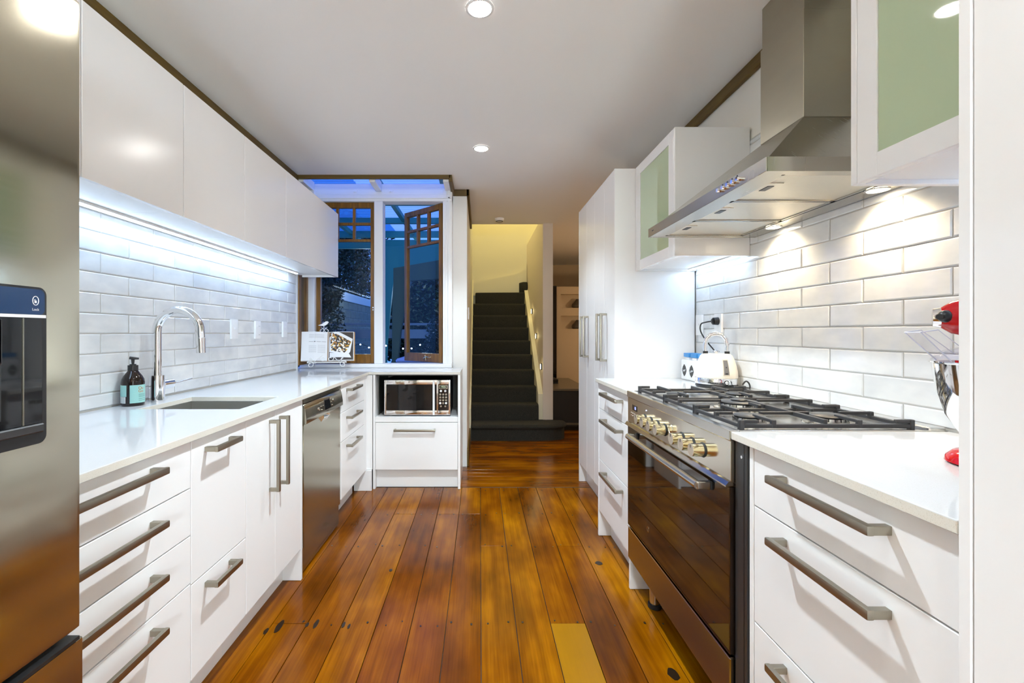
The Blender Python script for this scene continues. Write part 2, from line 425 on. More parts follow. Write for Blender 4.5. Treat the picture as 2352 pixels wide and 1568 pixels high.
for cx, cy, rx, ry in ((-.82, 1.86, .012, .042), (-.86, 1.83, .008, .02), (-.675, 1.875, .008, .03), (-.71, 1.87, .007, .015), (-.45, 2.3, .008, .014), (-.56, 1.87, .006, .02), (-.535, 1.86, .005, .016), (.62, 2.37, .018, .02), (.68, 1.6, .018, .03)):
    nb.prism([(cx + rx * math.cos(k * PI / 5) * (1 + .2 * math.sin(3 * k)), cy + ry * math.sin(k * PI / 5)) for k in range(10)], 'z', 0.0, 0.0012)
nb.done('nail_hole', 'knot', fl, kind='stuff')
B().box(-.148, .86, 3.529, 3.540, -.012, .0012, .001).done('threshold_strip', 'gapfill', fl)

# ceiling
cb = B()
for a in ((XL - .1, 4.2, -5.1, YB), (-.24, 4.2, YB, 4.08), (-.115, 4.2, 4.08, 5.37), (.80, 4.2, 5.37, 9.0)):
    cb.box(*a, ZC, ZC + .12)
struct('ceiling', cb, 'ceil')
# kitchen walls
wl = struct('wall_left', B().box(XL - .10, XL - .008, -5.0, YB + .02, 0, ZC), 'wall')
wr = struct('wall_right', B().box(XR + .008, XR + .10, -5.0, 3.70, 0, ZC), 'wall')
struct('wall_back', B().box(XL - .1, XR + .1, -5.1, -5.0, 0, ZC), 'wall')
# hall, stairwell and living room
struct('wall_hall', B().box(-.24, -.115, 4.08, 7.30, 0, 4.6), 'column')
struct('wall_stairwell', B().box(-.115, .857, 7.16, 7.30, 0, 4.6).box(.857, 3.2, 7.16, 7.30, ZC + .1, 4.6).box(-.24, 3.2, 5.25, 7.3, 4.6, 4.7).box(-.24, .80, 5.25, 5.372, ZC + .02, 4.6).box(2.9, 3.2, 5.37, 7.2, ZC + .1, 4.6).box(.857, 3.2, 5.25, 5.372, ZC + .1, 4.6), 'stairwall')
struct('wall_stair_side', B().box(.74, .857, 5.33, 7.16, .182, ZC + .1), 'pinkish')
struct('wall_feature', B().box(.857, 1.30, 7.30, 7.46, 0, 1.94).box(1.30, 4.0, 7.30, 7.46, 0, 1.263).box(1.30, 4.0, 7.30, 7.46, 1.472, 1.60).box(1.30, 4.0, 7.30, 7.46, 1.82, 1.94).box(1.30, 4.0, 7.44, 7.5, 1.2, 1.94), 'beige')
struct('wall_living', B().box(.757, .857, 7.30, 8.7, 0, ZC).box(.857, 4.2, 8.6, 8.7, 0, ZC).box(4.0, 4.1, 3.6, 8.7, 0, ZC).box(XR + .1, 4.1, 3.5, 3.6, 0, ZC), 'beige')
# trims
TZ = 2.424
struct('trim_1', B().box(XL - .008, XL + .016, -5, YB, TZ, ZC, .003), 'trim')
struct('trim_2', B().box(XL, -.235, YB - .014, YB + .014, 2.450, ZC + .004, .003), 'trim')
struct('trim_3', B().box(-.252, -.226, YB - .014, 4.08, TZ, ZC + .002, .003), 'trim')
struct('trim_4', B().box(-.24, -.095, 4.062, 4.086, TZ, ZC + .002, .003), 'trim')
struct('trim_5', B().box(-.119, -.093, 4.062, 5.37, TZ, ZC + .002, .003), 'trim')
struct('trim_6', B().box(XR - .016, XR + .008, -5, 3.70, TZ - .006, ZC, .004), 'trim')

# wall tiles: each tile an object
tm = None
def tile_mesh(nm, L, Hh):
    bl = B(); d = .0035
    pts = [(-L / 2, -Hh / 2), (L / 2, -Hh / 2), (L / 2, Hh / 2), (-L / 2, Hh / 2)]
    bm = bl.bm
    back = [bm.verts.new((0, p[0], p[1])) for p in pts]; mid = [bm.verts.new((.0055, p[0], p[1])) for p in pts]
    frn = [bm.verts.new((.0082, p[0] - math.copysign(d, p[0]), p[1] - math.copysign(d, p[1]))) for p in pts]
    for k in range(4):
        bm.faces.new((back[k], back[(k + 1) % 4], mid[(k + 1) % 4], mid[k])); bm.faces.new((mid[k], mid[(k + 1) % 4], frn[(k + 1) % 4], frn[k]))
    bm.faces.new(frn)
    bmesh.ops.recalc_face_normals(bm, faces=bm.faces)
    me = bpy.data.meshes.new(nm); bm.to_mesh(me); bm.free(); me.materials.append(M['tile']); return me
PY_, PZ_ = 0.2895, 0.0792
tcache = {}
def lay_tiles(wall, side, y0, y1, z0, z1, zref, yref, zmaxf=None):
    k0 = math.floor((z0 - zref) / PZ_)
    k = k0
    while zref + k * PZ_ < z1 - .004:
        za = max(zref + k * PZ_, z0); zb = min(zref + (k + 1) * PZ_, z1)
        off = yref + (PY_ / 2 if k % 2 else 0); j = math.floor((y0 - off) / PY_)
        while off + j * PY_ < y1:
            ya = max(off + j * PY_, y0); yb = min(off + (j + 1) * PY_, y1); j += 1
            if yb - ya < .012 or zb - za < .012: continue
            if zmaxf and zb > zmaxf((ya + yb) / 2) + .03: continue
            L, Hh = round(yb - ya - .0035, 4), round(zb - za - .0035, 4)
            if (L, Hh) not in tcache: tcache[(L, Hh)] = tile_mesh('tile', L, Hh)
            o = bpy.data.objects.new('tile', tcache[(L, Hh)]); COL.objects.link(o); o.parent = wall
            o.location = (XL - .008 if side < 0 else XR + .008, (ya + yb) / 2 + rr.uniform(-.0006, .0006), (za + zb) / 2 + rr.uniform(-.0006, .0006))
            o.rotation_euler = (rr.uniform(-.002, .002), rr.uniform(-.006, .006), (0 if side < 0 else PI) + rr.uniform(-.004, .004))
        k += 1
B().box(XL - .008, XL - .0035, .9, 3.70, .88, 1.70).done('grout', 'grout', wl)
lay_tiles(wl, -1, 1.10, 3.695, .905, 1.69, 1.197, 1.935)
B().box(XR + .0035, XR + .008, .64, 2.72, .90, 2.12).done('grout', 'grout', wr)
lay_tiles(wr, 1, .66, 2.705, .935, 2.115, 1.222, 1.672, lambda yy: 2.2 if 1.14 < yy < 2.45 else 1.6)
B().box(XL - .006, XL + .004, 3.695, 3.722, .9, 1.70, .001).done('tile_edge_strip', 'whitewood', wl)

# ------------------------------------------------------------------ cabinet helpers
def handle(parent, s, xf, a, b_, other, vertical=False, r=.0085):
    """bar pull: s = outward direction along x, xf = front plane"""
    x0 = xf; x1 = xf + s * .044; lo, hi = min(x0, x1), max(x0, x1); bl = B()
    bo = sorted((x1, x1 - s * .013))
    if vertical:
        bl.box(bo[0], bo[1], other - .0075, other + .0075, a, b_, .003, 2)
        for z in (a + .0012, b_ - .0152): bl.box(lo + (.002 if s < 0 else 0), hi - (.002 if s > 0 else 0), other - .0065, other + .0065, z, z + .014, .001)
    else:
        bl.box(bo[0], bo[1], a, b_, other - .009, other + .009, .004, 2)
        for yy in (a + .0012, b_ - .0152): bl.box(lo + (.002 if s < 0 else 0), hi - (.002 if s > 0 else 0), yy, yy + .014, other - .008, other + .008, .001)
    return bl.done('handle', 'alu', parent, True)
def front(name, parent, s, xf, y0, y1, z0, z1, g=.0016):
    x = sorted((xf, xf - s * .018))
    return B().box(x[0], x[1], y0 + g, y1 - g, z0 + g, z1 - g, .0013).done(name, 'white', parent)
XF = -.865; XFR = .705
# ------------------------------------------------------------------ left base run
def base_left(y0, y1, label, name='base_cabinet', top=.876):
    t_ = thing(name, label, 'cabinet', (-1.15, (y0 + y1) / 2, 0), 'base cabinets along the left wall')
    B().box(XL + .004, XF - .0195, y0 + .001, y1 - .001, .152, top).done('carcass', 'carcass', t_)
    B().box(-.970, -.954, y0 + .001, y1 - .001, 0.0015, .151).done('plinth', 'white', t_)
    return t_
A = base_left(.888, 1.363, 'white base cabinet of four drawers next to the refrigerator')
for z0, z1, zh in ((.7357, .876, .836), (.5935, .7357, .695), (.45, .5935, .552), (.155, .45, .411)):
    d = front('drawer', A, 1, XF, .888, 1.363, z0, z1); handle(d, 1, XF, .905, 1.207, zh)
A2 = base_left(1.363, 1.683, 'narrow white base cabinet with two short horizontal pulls, right of the four drawers')
for z0, z1, zh in ((.4435, .876, .834), (.155, .4435, .408)):
    d = front('drawer', A2, 1, XF, 1.363, 1.683, z0, z1); handle(d, 1, XF, 1.428, 1.581, zh)
A3 = base_left(1.683, 2.200, 'white double-door cabinet under the sink with two vertical pulls', top=.69)
for y0, y1, yh in ((1.683, 1.922, 1.872), (1.922, 2.2, 1.965)):
    d = front('door', A3, 1, XF, y0, y1, .155, .876); handle(d, 1, XF, .547, .843, yh, True)
B().box(XL + .01, XF, 2.2015, 2.2185, 0.0015, .876, .001).done('side_panel', 'white', A3)
E_ = base_left(2.840, 3.405, 'white three-drawer base cabinet in the corner past the dishwasher')
for z0, z1, zh in ((.698, .876, .831), (.515, .698, .651), (.155, .515, .468)):
    d = front('drawer', E_, 1, XF, 2.840, 3.405, z0, z1); handle(d, 1, XF, 2.945, 3.205, zh)
B().box(XF - .04, XF, 3.407, 3.486, .155, .876, .001).box(XF - .018, -.822, 3.470, 3.486, .155, .876, .001).done('filler_panel', 'white', E_)
B().box(XF - .09, -.822, 3.452, 3.468, .0015, .154).done('side_panel', 'white', E_)

# dishwasher
dw = thing('dishwasher', 'stainless steel dishwasher built in under the worktop beside the sink cabinet', 'dishwasher', (-1.15, 2.535, 0))
B().box(-1.44, -.892, 2.236, 2.834, .10, .872).done('body', 'steel_dw', dw)
B().box(-.891, -.868, 2.240, 2.830, .135, .760, .004).done('door', 'steel_dw', dw, True)
B().prism([(-.89, .846), (-.866, .846), (-.858, .82), (-.852, .78), (-.851, .752), (-.858, .748), (-.89, .748)], 'y', 2.236, 2.832, .001).done('control_panel', 'steel_dw', dw, True)
B().box(-.889, -.866, 2.238, 2.832, .852, .878, .001).done('top_strip', 'steel_dw', dw)
B().box(-.889, -.872, 2.238, 2.832, .8455, .8525).done('gap_seal', 'black', dw)
B().box(-.90, -.878, 2.240, 2.832, .012, .130, .002).done('kickplate', 'steel_dw', dw)
for yy in (2.27, 2.80): B().cyl((-.93, yy, .001), (-.93, yy, .03), .018).done('foot', 'black', dw)
def dwx(z):
    pr = [(.846, -.866), (.82, -.858), (.78, -.852), (.752, -.851)]
    for (za, xa_), (zb, xb_) in zip(pr[:-1], pr[1:]):
        if zb <= z <= za: return xa_ + (xb_ - xa_) * (za - z) / (za - zb)
    return -.866 if z > .846 else -.851
def panel_patch(y0, y1, z0, z1, th=.002):
    bl = B(); a, c_ = dwx(z1) - .0004, dwx(z0) - .0004
    bl.prism([(a - .004, z1), (a + th, z1), (c_ + th, z0), (c_ - .004, z0)], 'y', y0, y1); return bl
panel_patch(2.510, 2.600, .775, .832).done('display', 'blackgloss', dw)
for yy, zz, rad in ((2.42, .795, .009), (2.455, .822, .004), (2.458, .803, .004), (2.461, .784, .004), (2.488, .822, .003), (2.49, .803, .003), (2.625, .822, .004), (2.628, .803, .004), (2.632, .784, .004), (2.665, .808, .010)):
    B().cyl((dwx(zz) - .001, yy, zz), (dwx(zz) + .003, yy, zz), rad, seg=14).done('button', 'steel', dw, True)
B().prism([(-.868, .752), (-.852, .752), (-.852, .735), (-.868, .712)], 'y', 2.49, 2.585, .001).done('handle_recess', 'chrome', dw)
panel_patch(2.54, 2.57, .7625, .7675, .0006).done('maker_mark', 'iron', dw); panel_patch(2.315, 2.365, .772, .776, .0006).done('model_mark', 'iron', dw)

# worktop left, L-shaped with sink cut-out
def slab(outer, hole, z0, z1):
    bl = B(); bm = bl.bm; es = []
    for lp in (outer, hole):
        if not lp: continue
        vs = [bm.verts.new((p[0], p[1], z1)) for p in lp]
        es += [bm.edges.new((vs[i], vs[(i + 1) % len(vs)])) for i in range(len(vs))]
    r = bmesh.ops.triangle_fill(bm, use_beauty=True, use_dissolve=False, edges=es)
    fs = [g for g in r['geom'] if isinstance(g, bmesh.types.BMFace)]
    ex = bmesh.ops.extrude_face_region(bm, geom=fs)
    bmesh.ops.translate(bm, verts=[g for g in ex['geom'] if isinstance(g, bmesh.types.BMVert)], vec=(0, 0, z0 - z1))
    bmesh.ops.recalc_face_normals(bm, faces=bm.faces)
    es = [e for e in bm.edges if len(e.link_faces) == 2 and e.calc_face_angle(0) > .5]
    bmesh.ops.bevel(bm, geom=es, offset=.0018, segments=2, profile=.5, affect='EDGES')
    return bl
def edge_mats(o):
    o.data.materials.append(M['quartzedge'])
    for p in o.data.polygons:
        if abs(p.normal.z) < .3: p.material_index = 1
wt = slab([(XL + .002, .888), (-.848, .888), (-.848, 3.488), (-.148, 3.488), (-.148, 3.985), (XL + .002, 3.985)], [(-1.352, 1.79), (-.946, 1.79), (-.946, 2.135), (-1.352, 2.135)], .879, .90).done('worktop', 'quartz')
setp(wt, 'long white stone worktop with undermounted sink below the left wall cabinets', 'worktop'); edge_mats(wt)
sk = thing('sink', 'single stainless steel sink bowl set under the left worktop', 'sink', (-1.15, 1.96, .70))
B().box(-1.362, -1.350, 1.782, 2.143, .70, .8785).box(-.948, -.936, 1.782, 2.143, .70, .8785).box(-1.35, -.948, 1.782, 1.794, .70, .8785).box(-1.35, -.948, 2.131, 2.143, .70, .8785).box(-1.35, -.948, 1.794, 2.131, .70, .706).done('basin', 'sinksteel', sk)
B().cyl((-1.15, 1.96, .7062), (-1.15, 1.96, .709), .04).done('drain', 'chrome', sk, True)

# microwave cabinet facing the camera
F_c = thing('microwave_cabinet', 'white end cabinet holding the microwave above one deep drawer', 'cabinet', (-.485, 3.74, 0))
B().box(-.820, -.802, 3.490, 3.98, .0015, .878, .001).done('side_panel', 'white', F_c)
B().box(-.168, -.149, 3.490, 3.98, .0015, .878, .001).done('side_panel', 'white', F_c)
B().box(-.8015, -.1685, 3.492, 3.97, .514, .552, .001).done('shelf', 'white', F_c)
B().box(-.8015, -.1685, 3.962, 3.974, .553, .877).done('back_panel', 'niche', F_c)
B().box(-.8015, -.7965, 3.60, 3.96, .553, .877).box(-.1735, -.1685, 3.60, 3.96, .553, .877).box(-.796, -.174, 3.51, 3.96, .8695, .8770).done('shade_lining', 'niche', F_c)  # dark sheets standing for the shade deep inside the niche
d = B().box(-.800, -.170, 3.490, 3.508, .150, .510, .0013).done('drawer', 'white', F_c)
B().box(-.655, -.338, 3.446, 3.459, .448, .466, .004, 2).box(-.6538, -.641, 3.448, 3.489, .449, .465, .001).box(-.352, -.3392, 3.448, 3.489, .449, .465, .001).done('handle', 'alu', d, True)
B().box(-.8015, -.1685, 3.545, 3.56, .0015, .149).done('plinth', 'white', F_c)

# microwave
mw = thing('microwave', 'chrome-fronted microwave oven with keypad standing in the end cabinet', 'microwave', (-.485, 3.72, .5525))
B().box(-.741, -.229, 3.552, 3.92, .563, .833, .004).done('body', 'black', mw)
def frame4(x0, x1, z0, z1, y0, y1, wl_, wr_, wt_, wb_):
    return B().box(x0, x0 + wl_, y0, y1, z0, z1, .003, 2).box(x1 - wr_, x1, y0, y1, z0, z1, .003, 2).box(x0 + wl_ - .003, x1 - wr_ + .003, y0, y1, z1 - wt_, z1, .003, 2).box(x0 + wl_ - .003, x1 - wr_ + .003, y0, y1, z0, z0 + wb_, .003, 2)
dr = frame4(-.741, -.331, .563, .833, 3.530, 3.551, .015, .002, .034, .034).done('door', 'chrome', mw, True)
B().box(-.727, -.332, 3.536, 3.550, .596, .800).done('window', 'blackgloss', dr)
B().cyl((-.356, 3.512, .566), (-.356, 3.512, .829), .008).box(-.362, -.350, 3.512, 3.531, .572, .584).box(-.362, -.350, 3.512, 3.531, .812, .824).done('handle', 'plate', dr, True)
text('maker_mark', '~~~~', .016, (-.535, 3.5295, .580), (1, 0, 0), (0, 0, 1), 'alu', dr)
cpn = frame4(-.327, -.229, .563, .833, 3.530, 3.551, .002, .014, .034, .034).done('control_panel', 'chrome', mw, True)
B().box(-.326, -.242, 3.536, 3.550, .596, .800).done('keypad_glass', 'blackgloss', cpn)
B().box(-.318, -.250, 3.5335, 3.536, .764, .794, .001).done('display_frame', 'alu', mw)
B().box(-.312, -.258, 3.5325, 3.535, .768, .790).done('display', 'blackgloss', mw)
text('clock_digits', '1925', .021, (-.285, 3.532, .779), (1, 0, 0), (0, 0, 1), 'greendigit', mw)
kp = [(-.302, .748, .0085), (-.268, .748, .0085)]
for r_ in range(4):
    for c_ in range(3): kp.append((-.3075 + .0227 * c_, .721 - .0225 * r_, .0083 if (r_ == 3 and c_ != 1) else .0075))
kp += [(-.302, .629, .007), (-.268, .629, .007)]
for i, (kx, kz, kr) in enumerate(kp):
    big = kr > .008
    o = B().cyl((kx, 3.5362, kz), (kx, 3.5335, kz), kr, seg=16).done('key', 'plate' if big else 'alu', mw, True)
    if 2 <= i < 14:
        lab = ['1', '2', '3', '4', '5', '6', '7', '8', '9', '', '0', ''][i - 2]
        if lab: text('key_print', lab, .009, (kx, 3.5334, kz), (1, 0, 0), (0, 0, 1), 'black', mw, .0002)
for fx in (-.70, -.27):
    for fy in (3.60, 3.86): B().cyl((fx, fy, .5525), (fx, fy, .564), .013).done('foot', 'alu', mw)

# ------------------------------------------------------------------ left wall cabinets
ub = [(1.10, 1.334, 'first'), (1.334, 1.795, ''), (1.795, 2.26, ''), (2.26, 2.743, ''), (2.743, 3.756, '')]
XU = -1.168; UZ0, UZ1 = 1.655, 2.181
spec = [(.888, 1.334, 'white flush-fronted wall cabinet mostly hidden behind the refrigerator'),
        (1.334, 1.795, 'white flush wall cabinet beside the refrigerator, with a lamp glare on its door'),
        (1.795, 2.26, 'white flush wall cabinet second from the refrigerator, above the tap'),
        (2.26, 2.743, 'white flush wall cabinet above the dishwasher'),
        (2.743, 3.756, 'wide white flush wall cabinet at the window end of the left row')]
for y0, y1, lb in spec:
    t_ = thing('wall_cabinet', lb, 'cabinet', (XU - .16, (y0 + y1) / 2, UZ0), 'wall cabinets over the left worktop')
    B().box(XL + .003, XU - .0195, y0 + .0008, y1 - (.02 if y1 > 3.7 else .0008), 1.673, UZ1 - .002).done('carcass', 'carcass', t_)
    front('door', t_, 1, XU, y0, y1, UZ0, UZ1, .002)
    if y1 > 3.7: B().box(XL + .03, XU - .0195, y1 - .0185, y1 - .001, UZ0 + .002, UZ1, .001).done('side_panel', 'white', t_)
ls = thing('light_strip', 'long glowing white light strip under the left wall cabinets', 'light strip', (-1.43, 2.2, 1.66))
B().box(-1.437, -1.417, .90, 3.55, 1.663, 1.6725).done('channel', 'edge', ls)
B().box(-1.434, -1.420, .90, 3.55, 1.657, 1.6628).done('diffuser', 'led', ls)
light('AREA', 'strip_light', (-1.427, 2.22, 1.654), 2.5, COOL, ls, .012, 2.6)

# ------------------------------------------------------------------ refrigerator
fr = thing('refrigerator', 'tall stainless steel refrigerator with water dispenser at the left edge', 'refrigerator', (-1.1, .41, 0))
B().box(XL + .02, -.835, -.045, .862, .02, 1.83, .004).done('body', 'steel_fridge', fr)
B().box(-.832, -.76, -.045, .868, .640, 1.83, .010, 3).done('door', 'steel_fridge', fr, True)
fd = B().box(-.832, -.755, -.045, .868, .05, .625, .008, 3).done('freezer_drawer', 'steel_fridge', fr, True)
B().box(-.80, -.752, -.03, .855, .6252, .632).done('drawer_grip', 'black', fd)
B().box(-.755, -.715, .02, .80, .565, .58, .004, 2).done('handle', 'steel_fridge', fd, True)
def rrect(y0, y1, z0, z1, r, n=6):
    pts = []
    for cy, cz, a in ((y1 - r, z1 - r, 0), (y0 + r, z1 - r, 90), (y0 + r, z0 + r, 180), (y1 - r, z0 + r, 270)):
        for k in range(n + 1):
            an = math.radians(a + 90 * k / n); pts.append((cy + r * math.cos(an), cz + r * math.sin(an)))
    return pts
dp = B().prism(rrect(.44, .795, 1.010, 1.278, .014), 'x', -.7605, -.7572).done('dispenser', 'black', fr, label='black water dispenser set in the door')
B().prism(rrect(.446, .791, 1.231, 1.274, .009), 'x', -.7573, -.7563).done('touch_panel', mat('dispenser_panel', (0.006, 0.030, 0.095), 0.12), dp)
B().box(-.7573, -.7560, .446, .793, 1.2255, 1.2305).done('light_bar', 'plate', dp)
B().box(-.7573, -.7568, .50, .787, 1.045, 1.2250).done('recess', 'blackgloss', dp)
B().box(-.757, -.7555, .7525, .7545, 1.046, 1.2245).done('recess_edge', 'alu', dp)
B().box(-.757, -.7550, .715, .7175, 1.06, 1.2245).box(-.757, -.755, .60, .72, 1.15, 1.222, .001).done('paddle', 'blackpanel', dp)
B().box(-.757, -.750, .47, .785, 1.030, 1.045, .002).done('drip_tray', 'iron', dp)
ring = [(-.7560, .7745 + .0052 * math.cos(k * PI / 12), 1.2545 + .0075 * math.sin(k * PI / 12)) for k in range(24)]
B().tube(ring, .0006, 6, True).box(-.7562, -.7557, .7725, .7762, 1.2505, 1.2545).tube([(-.756, .7733 + .0014 * math.cos(k * PI / 6), 1.2545 + .0022 * math.sin(k * PI / 6)) for k in range(7)], .0003, 5).done('lock_icon', 'whiteprint', dp)
text('lock_print', 'Lock', .0062, (-.7560, .7745, 1.2395), (0, 1, 0), (0, 0, 1), 'whiteprint', dp, .0001)

# ------------------------------------------------------------------ tap, soap, sockets
tp = thing('tap', 'tall chrome gooseneck tap with side lever behind the sink', 'tap', (-1.42, 2.0, .9005))
B().cyl((-1.42, 2, .9005), (-1.42, 2, 1.014), .030, seg=32).done('base', 'chrome', tp, True)
pts = [(-1.42, 2, 1.012), (-1.42, 2, 1.10), (-1.42, 2, 1.205)] + [(-1.325 - .095 * math.cos(a), 2, 1.205 + .095 * math.sin(a)) for a in [PI * k / 18 for k in range(1, 18)]] + [(-1.2300, 2, 1.195), (-1.2285, 2, 1.178)]
B().tube(pts, .0185, 20).done('spout', 'chrome', tp, True)
B().cyl((-1.2285, 2, 1.177), (-1.2255, 2, 1.112), .0195, .0185, 24).done('spray_head', 'chrome', tp, True)
B().cyl((-1.4200, 2.028, .968), (-1.4200, 2.092, .968), .022, seg=24).done('valve', 'chrome', tp, True)
B().tube([(-1.42, 2.09, .968), (-1.418, 2.14, .967), (-1.415, 2.235, .975)], [.006, .0045, .005], 10).done('lever', 'chrome', tp, True)
sb = thing('soap_dispenser', 'dark glass soap pump bottle with pale green label by the tap', 'soap bottle', (-1.437, 1.885, .9005))
bx, by = -1.437, 1.885
B().lathe([(0, 0), (.037, 0), (.040, .004), (.0405, .095), (.0385, .108), (.032, .122), (.022, .136), (.0175, .144), (.0175, .146), (0, .146)], (bx, by, .9005), 32).done('bottle', 'amber', sb, True)
B().cyl((bx, by, 1.0450), (bx, by, 1.066), .0185, seg=24).cyl((bx, by, 1.066), (bx, by, 1.0705), .0115, seg=20).done('cap', 'black', sb, True)
B().cyl((bx, by, 1.070), (bx, by, 1.092), .0045, .0068, 14).tube([(bx - .010, by - .006, 1.0965), (bx, by, 1.0945), (bx + .016, by + .012, 1.0925)], [.006, .0062, .004], 8).done('pump', 'black', sb, True)
va = math.radians(-52.6)
def lab(a0, a1, z0, z1, m_, nm='paper_label', r=.0411):
    B().lathe([(r - .0012, z0), (r, z0), (r, z1), (r - .0012, z1)], (bx, by, 0), 20, va + math.radians(a0), va + math.radians(a1)).done(nm, m_, sb, True)
lab(-15, 100, .913, .986, 'teal'); lab(-97, -31, .940, .986, 'teal'); lab(-97, -36, .913, .939, 'paper')
for k in range(7): lab(-92 + 8 * k, -90 + 8 * k, .914, .938, 'tealprint', 'barcode_bar', .0414)
text('label_print', 'Ou', .0165, (0, 0, 0), (1, 0, 0), (0, 0, 1), 'orange', sb, .0002, 'LEFT', (bx, by, .0412, va + math.radians(25), .973))
text('label_print', 'Go', .0165, (0, 0, 0), (1, 0, 0), (0, 0, 1), 'orange', sb, .0002, 'LEFT', (bx, by, .0412, va + math.radians(25), .9605))
for z in (.947, .942, .937, .929, .922): lab(27, 70, z, z + .0016, 'tealprint', 'label_line', .0413)
def socket(nm, side, y, z, label, kind):
    xw = XL if side < 0 else XR; s = -side
    t_ = thing(nm, label, 'socket', (xw + s * .005, y, z), 'power points and switches on the tiles')
    a, b_ = sorted((xw + s * .0008, xw + s * .013))
    B().box(a, b_, y - .036, y + .036, z - .059, z + .059, .002, 2).done('plate', 'plate', t_, True)
    a2, b2 = sorted((xw + s * .013, xw + s * .0165))
    ks = {'one': [(0, .004)], 'two': [(-.008, .027), (-.008, -.03)], 'pair': [(.004, .018), (.004, -.012)]}[kind]
    for dy, dz in ks: B().box(a2, b2, y + dy - .007, y + dy + .007, z + dz - .006, z + dz + .004, .001).done('switch', 'plate', t_)
    if kind == 'two':
        bl = B()
        for dz in (.022, -.035):
            for dy in (.008, .02): bl.box(min(a2, b2) + (0 if s < 0 else -.0) , min(a2, b2) + .0006 if s > 0 else b2 + .0006, y + dy, y + dy + .0015, z + dz, z + dz + .006)
        bl.done('slot', 'black', t_)
    return t_
socket('wall_switch', -1, 2.745, 1.222, 'single white switch plate on the left tiles, nearest the tap', 'one')
socket('power_point', -1, 3.035, 1.219, 'white double power point on the left tiles, middle of three plates', 'two')
socket('wall_switch', -1, 3.455, 1.226, 'white two-button switch plate on the left tiles, nearest the window', 'pair')

# ------------------------------------------------------------------ book and stand
bs = thing('cookbook_stand', 'white scrolled wire book stand with a bird finial in the window corner', 'book stand', (0, 0, 0))
bs.location = (-1.275, 3.80, .9005); bs.rotation_euler = (0, 0, math.radians(14))
def L3(x, y, z): return (x, y, z)
def spiral(cx, cz, r0, r1, a0, a1, y, n=18): return [(cx + (r0 + (r1 - r0) * k / n) * math.cos(math.radians(a0 + (a1 - a0) * k / n)), y, cz + (r0 + (r1 - r0) * k / n) * math.sin(math.radians(a0 + (a1 - a0) * k / n))) for k in range(n + 1)]
def local(bl, nm, m_, smooth=True):
    o = bl.done(nm, m_, None, smooth); o.parent = bs; return o
wr_ = .0032
for sx_ in (-1, 1):
    local(B().tube([(sx_ * .155, -.02, .052)] + spiral(sx_ * .130, .037, .032, .006, 130 if sx_ < 0 else 50, -290 if sx_ < 0 else 470, -.03, 24), wr_, 8), 'leg', 'wire')
    local(B().tube([(sx_ * .10, .07, 0.003), (sx_ * .10, .05, .06)], wr_ * .8, 6), 'rear_leg', 'wire')
local(B().box(-.155, .155, -.034, -.030, .050, .056).box(-.155, .155, .008, .012, .056, .062).box(-.155, -.151, -.034, .012, .050, .060).box(.151, .155, -.034, .012, .050, .060), 'ledge', 'wire')
bl = B()
for sx_ in (-1, 1):
    bl.tube(spiral(sx_ * .125, .075, .004, .018, 0, (470 if sx_ < 0 else -290), -.036, 18) + [(sx_ * .095, -.036, .062), (sx_ * .05, -.036, .105), (sx_ * .035, -.036, .112)] + spiral(sx_ * .03, .085, .027, .006, 90, 90 - sx_ * 420, -.036, 22), wr_ * .85, 7)
local(bl, 'scrollwork', 'wire')
tilt = math.radians(14)
bl = B().tube([(0, .01, .06), (0, .082, .30)], wr_, 7).tube([(-.10, .012, .06), (-.03, .07, .27), (0, .082, .30)], wr_, 7).tube([(.10, .012, .06), (.03, .07, .27), (0, .082, .30)], wr_, 7)
for sx_ in (-1, 1): bl.tube(spiral(-.03 + sx_ * .022, .318, .022, .006, 90, 90 + sx_ * 400, .082, 20), wr_, 7)
local(bl, 'easel_back', 'wire')
bp = [(-.052, .0), (-.035, .006), (-.02, .012), (0, .026), (.012, .034), (.024, .036), (.032, .031), (.040, .026), (.032, .022), (.026, .012), (.012, 0), (-.008, -.006), (-.028, -.003)]
local(B().prism([(p[0] - .03, p[1] + .362) for p in bp], 'y', .078, .086, .002).tube([(-.032, .082, .36), (-.034, .082, .338)], .003, 6), 'bird', 'wire', False)
# open book resting on the stand
bk = thing('cookbook', 'open cookbook, text on the left page and a food photograph on the right', 'book', (0, 0, 0))
bk.location = bs.location; bk.rotation_euler = bs.rotation_euler
def bookpart(bl, nm, m_, sm=False):
    bl.xf(Matrix.Translation((0.005, -.012, .064)) @ Matrix.Rotation(-tilt, 4, 'X')); o = bl.done(nm, m_, None, sm); o.parent = bk; return o
def pages(s):
    n = 8; pr = []
    for k in range(n + 1):
        f_ = k / n; pr.append((s * (.004 + .205 * f_), -.026 * math.sin(min(1, f_ * 1.7) * PI * .5) + .012 * f_))
    return pr
for s_ in (-1, 1):
    pr = pages(s_); poly = pr + [(s_ * .211, .012), (s_ * .004, .012)]
    bookpart(B().prism([(p[0], p[1]) for p in poly], 'z', 0.002, .248), 'page_block', 'paper')
bookpart(B().box(-.218, -.002, .0125, .0155, 0, .252).box(.002, .218, .0125, .0155, 0, .252).box(-.004, .004, .0125, .0155, 0, .252), 'cover', mat('book_cover', (0.55, 0.30, 0.10), 0.4))
def ypage(x):
    pr = pages(1 if x > 0 else -1); ax = abs(x)
    for (a, ya), (c_, yc) in zip(pr[:-1], pr[1:]):
        if abs(a) <= ax <= abs(c_): return ya + (yc - ya) * (ax - abs(a)) / (abs(c_) - abs(a))
    return pr[-1][1]
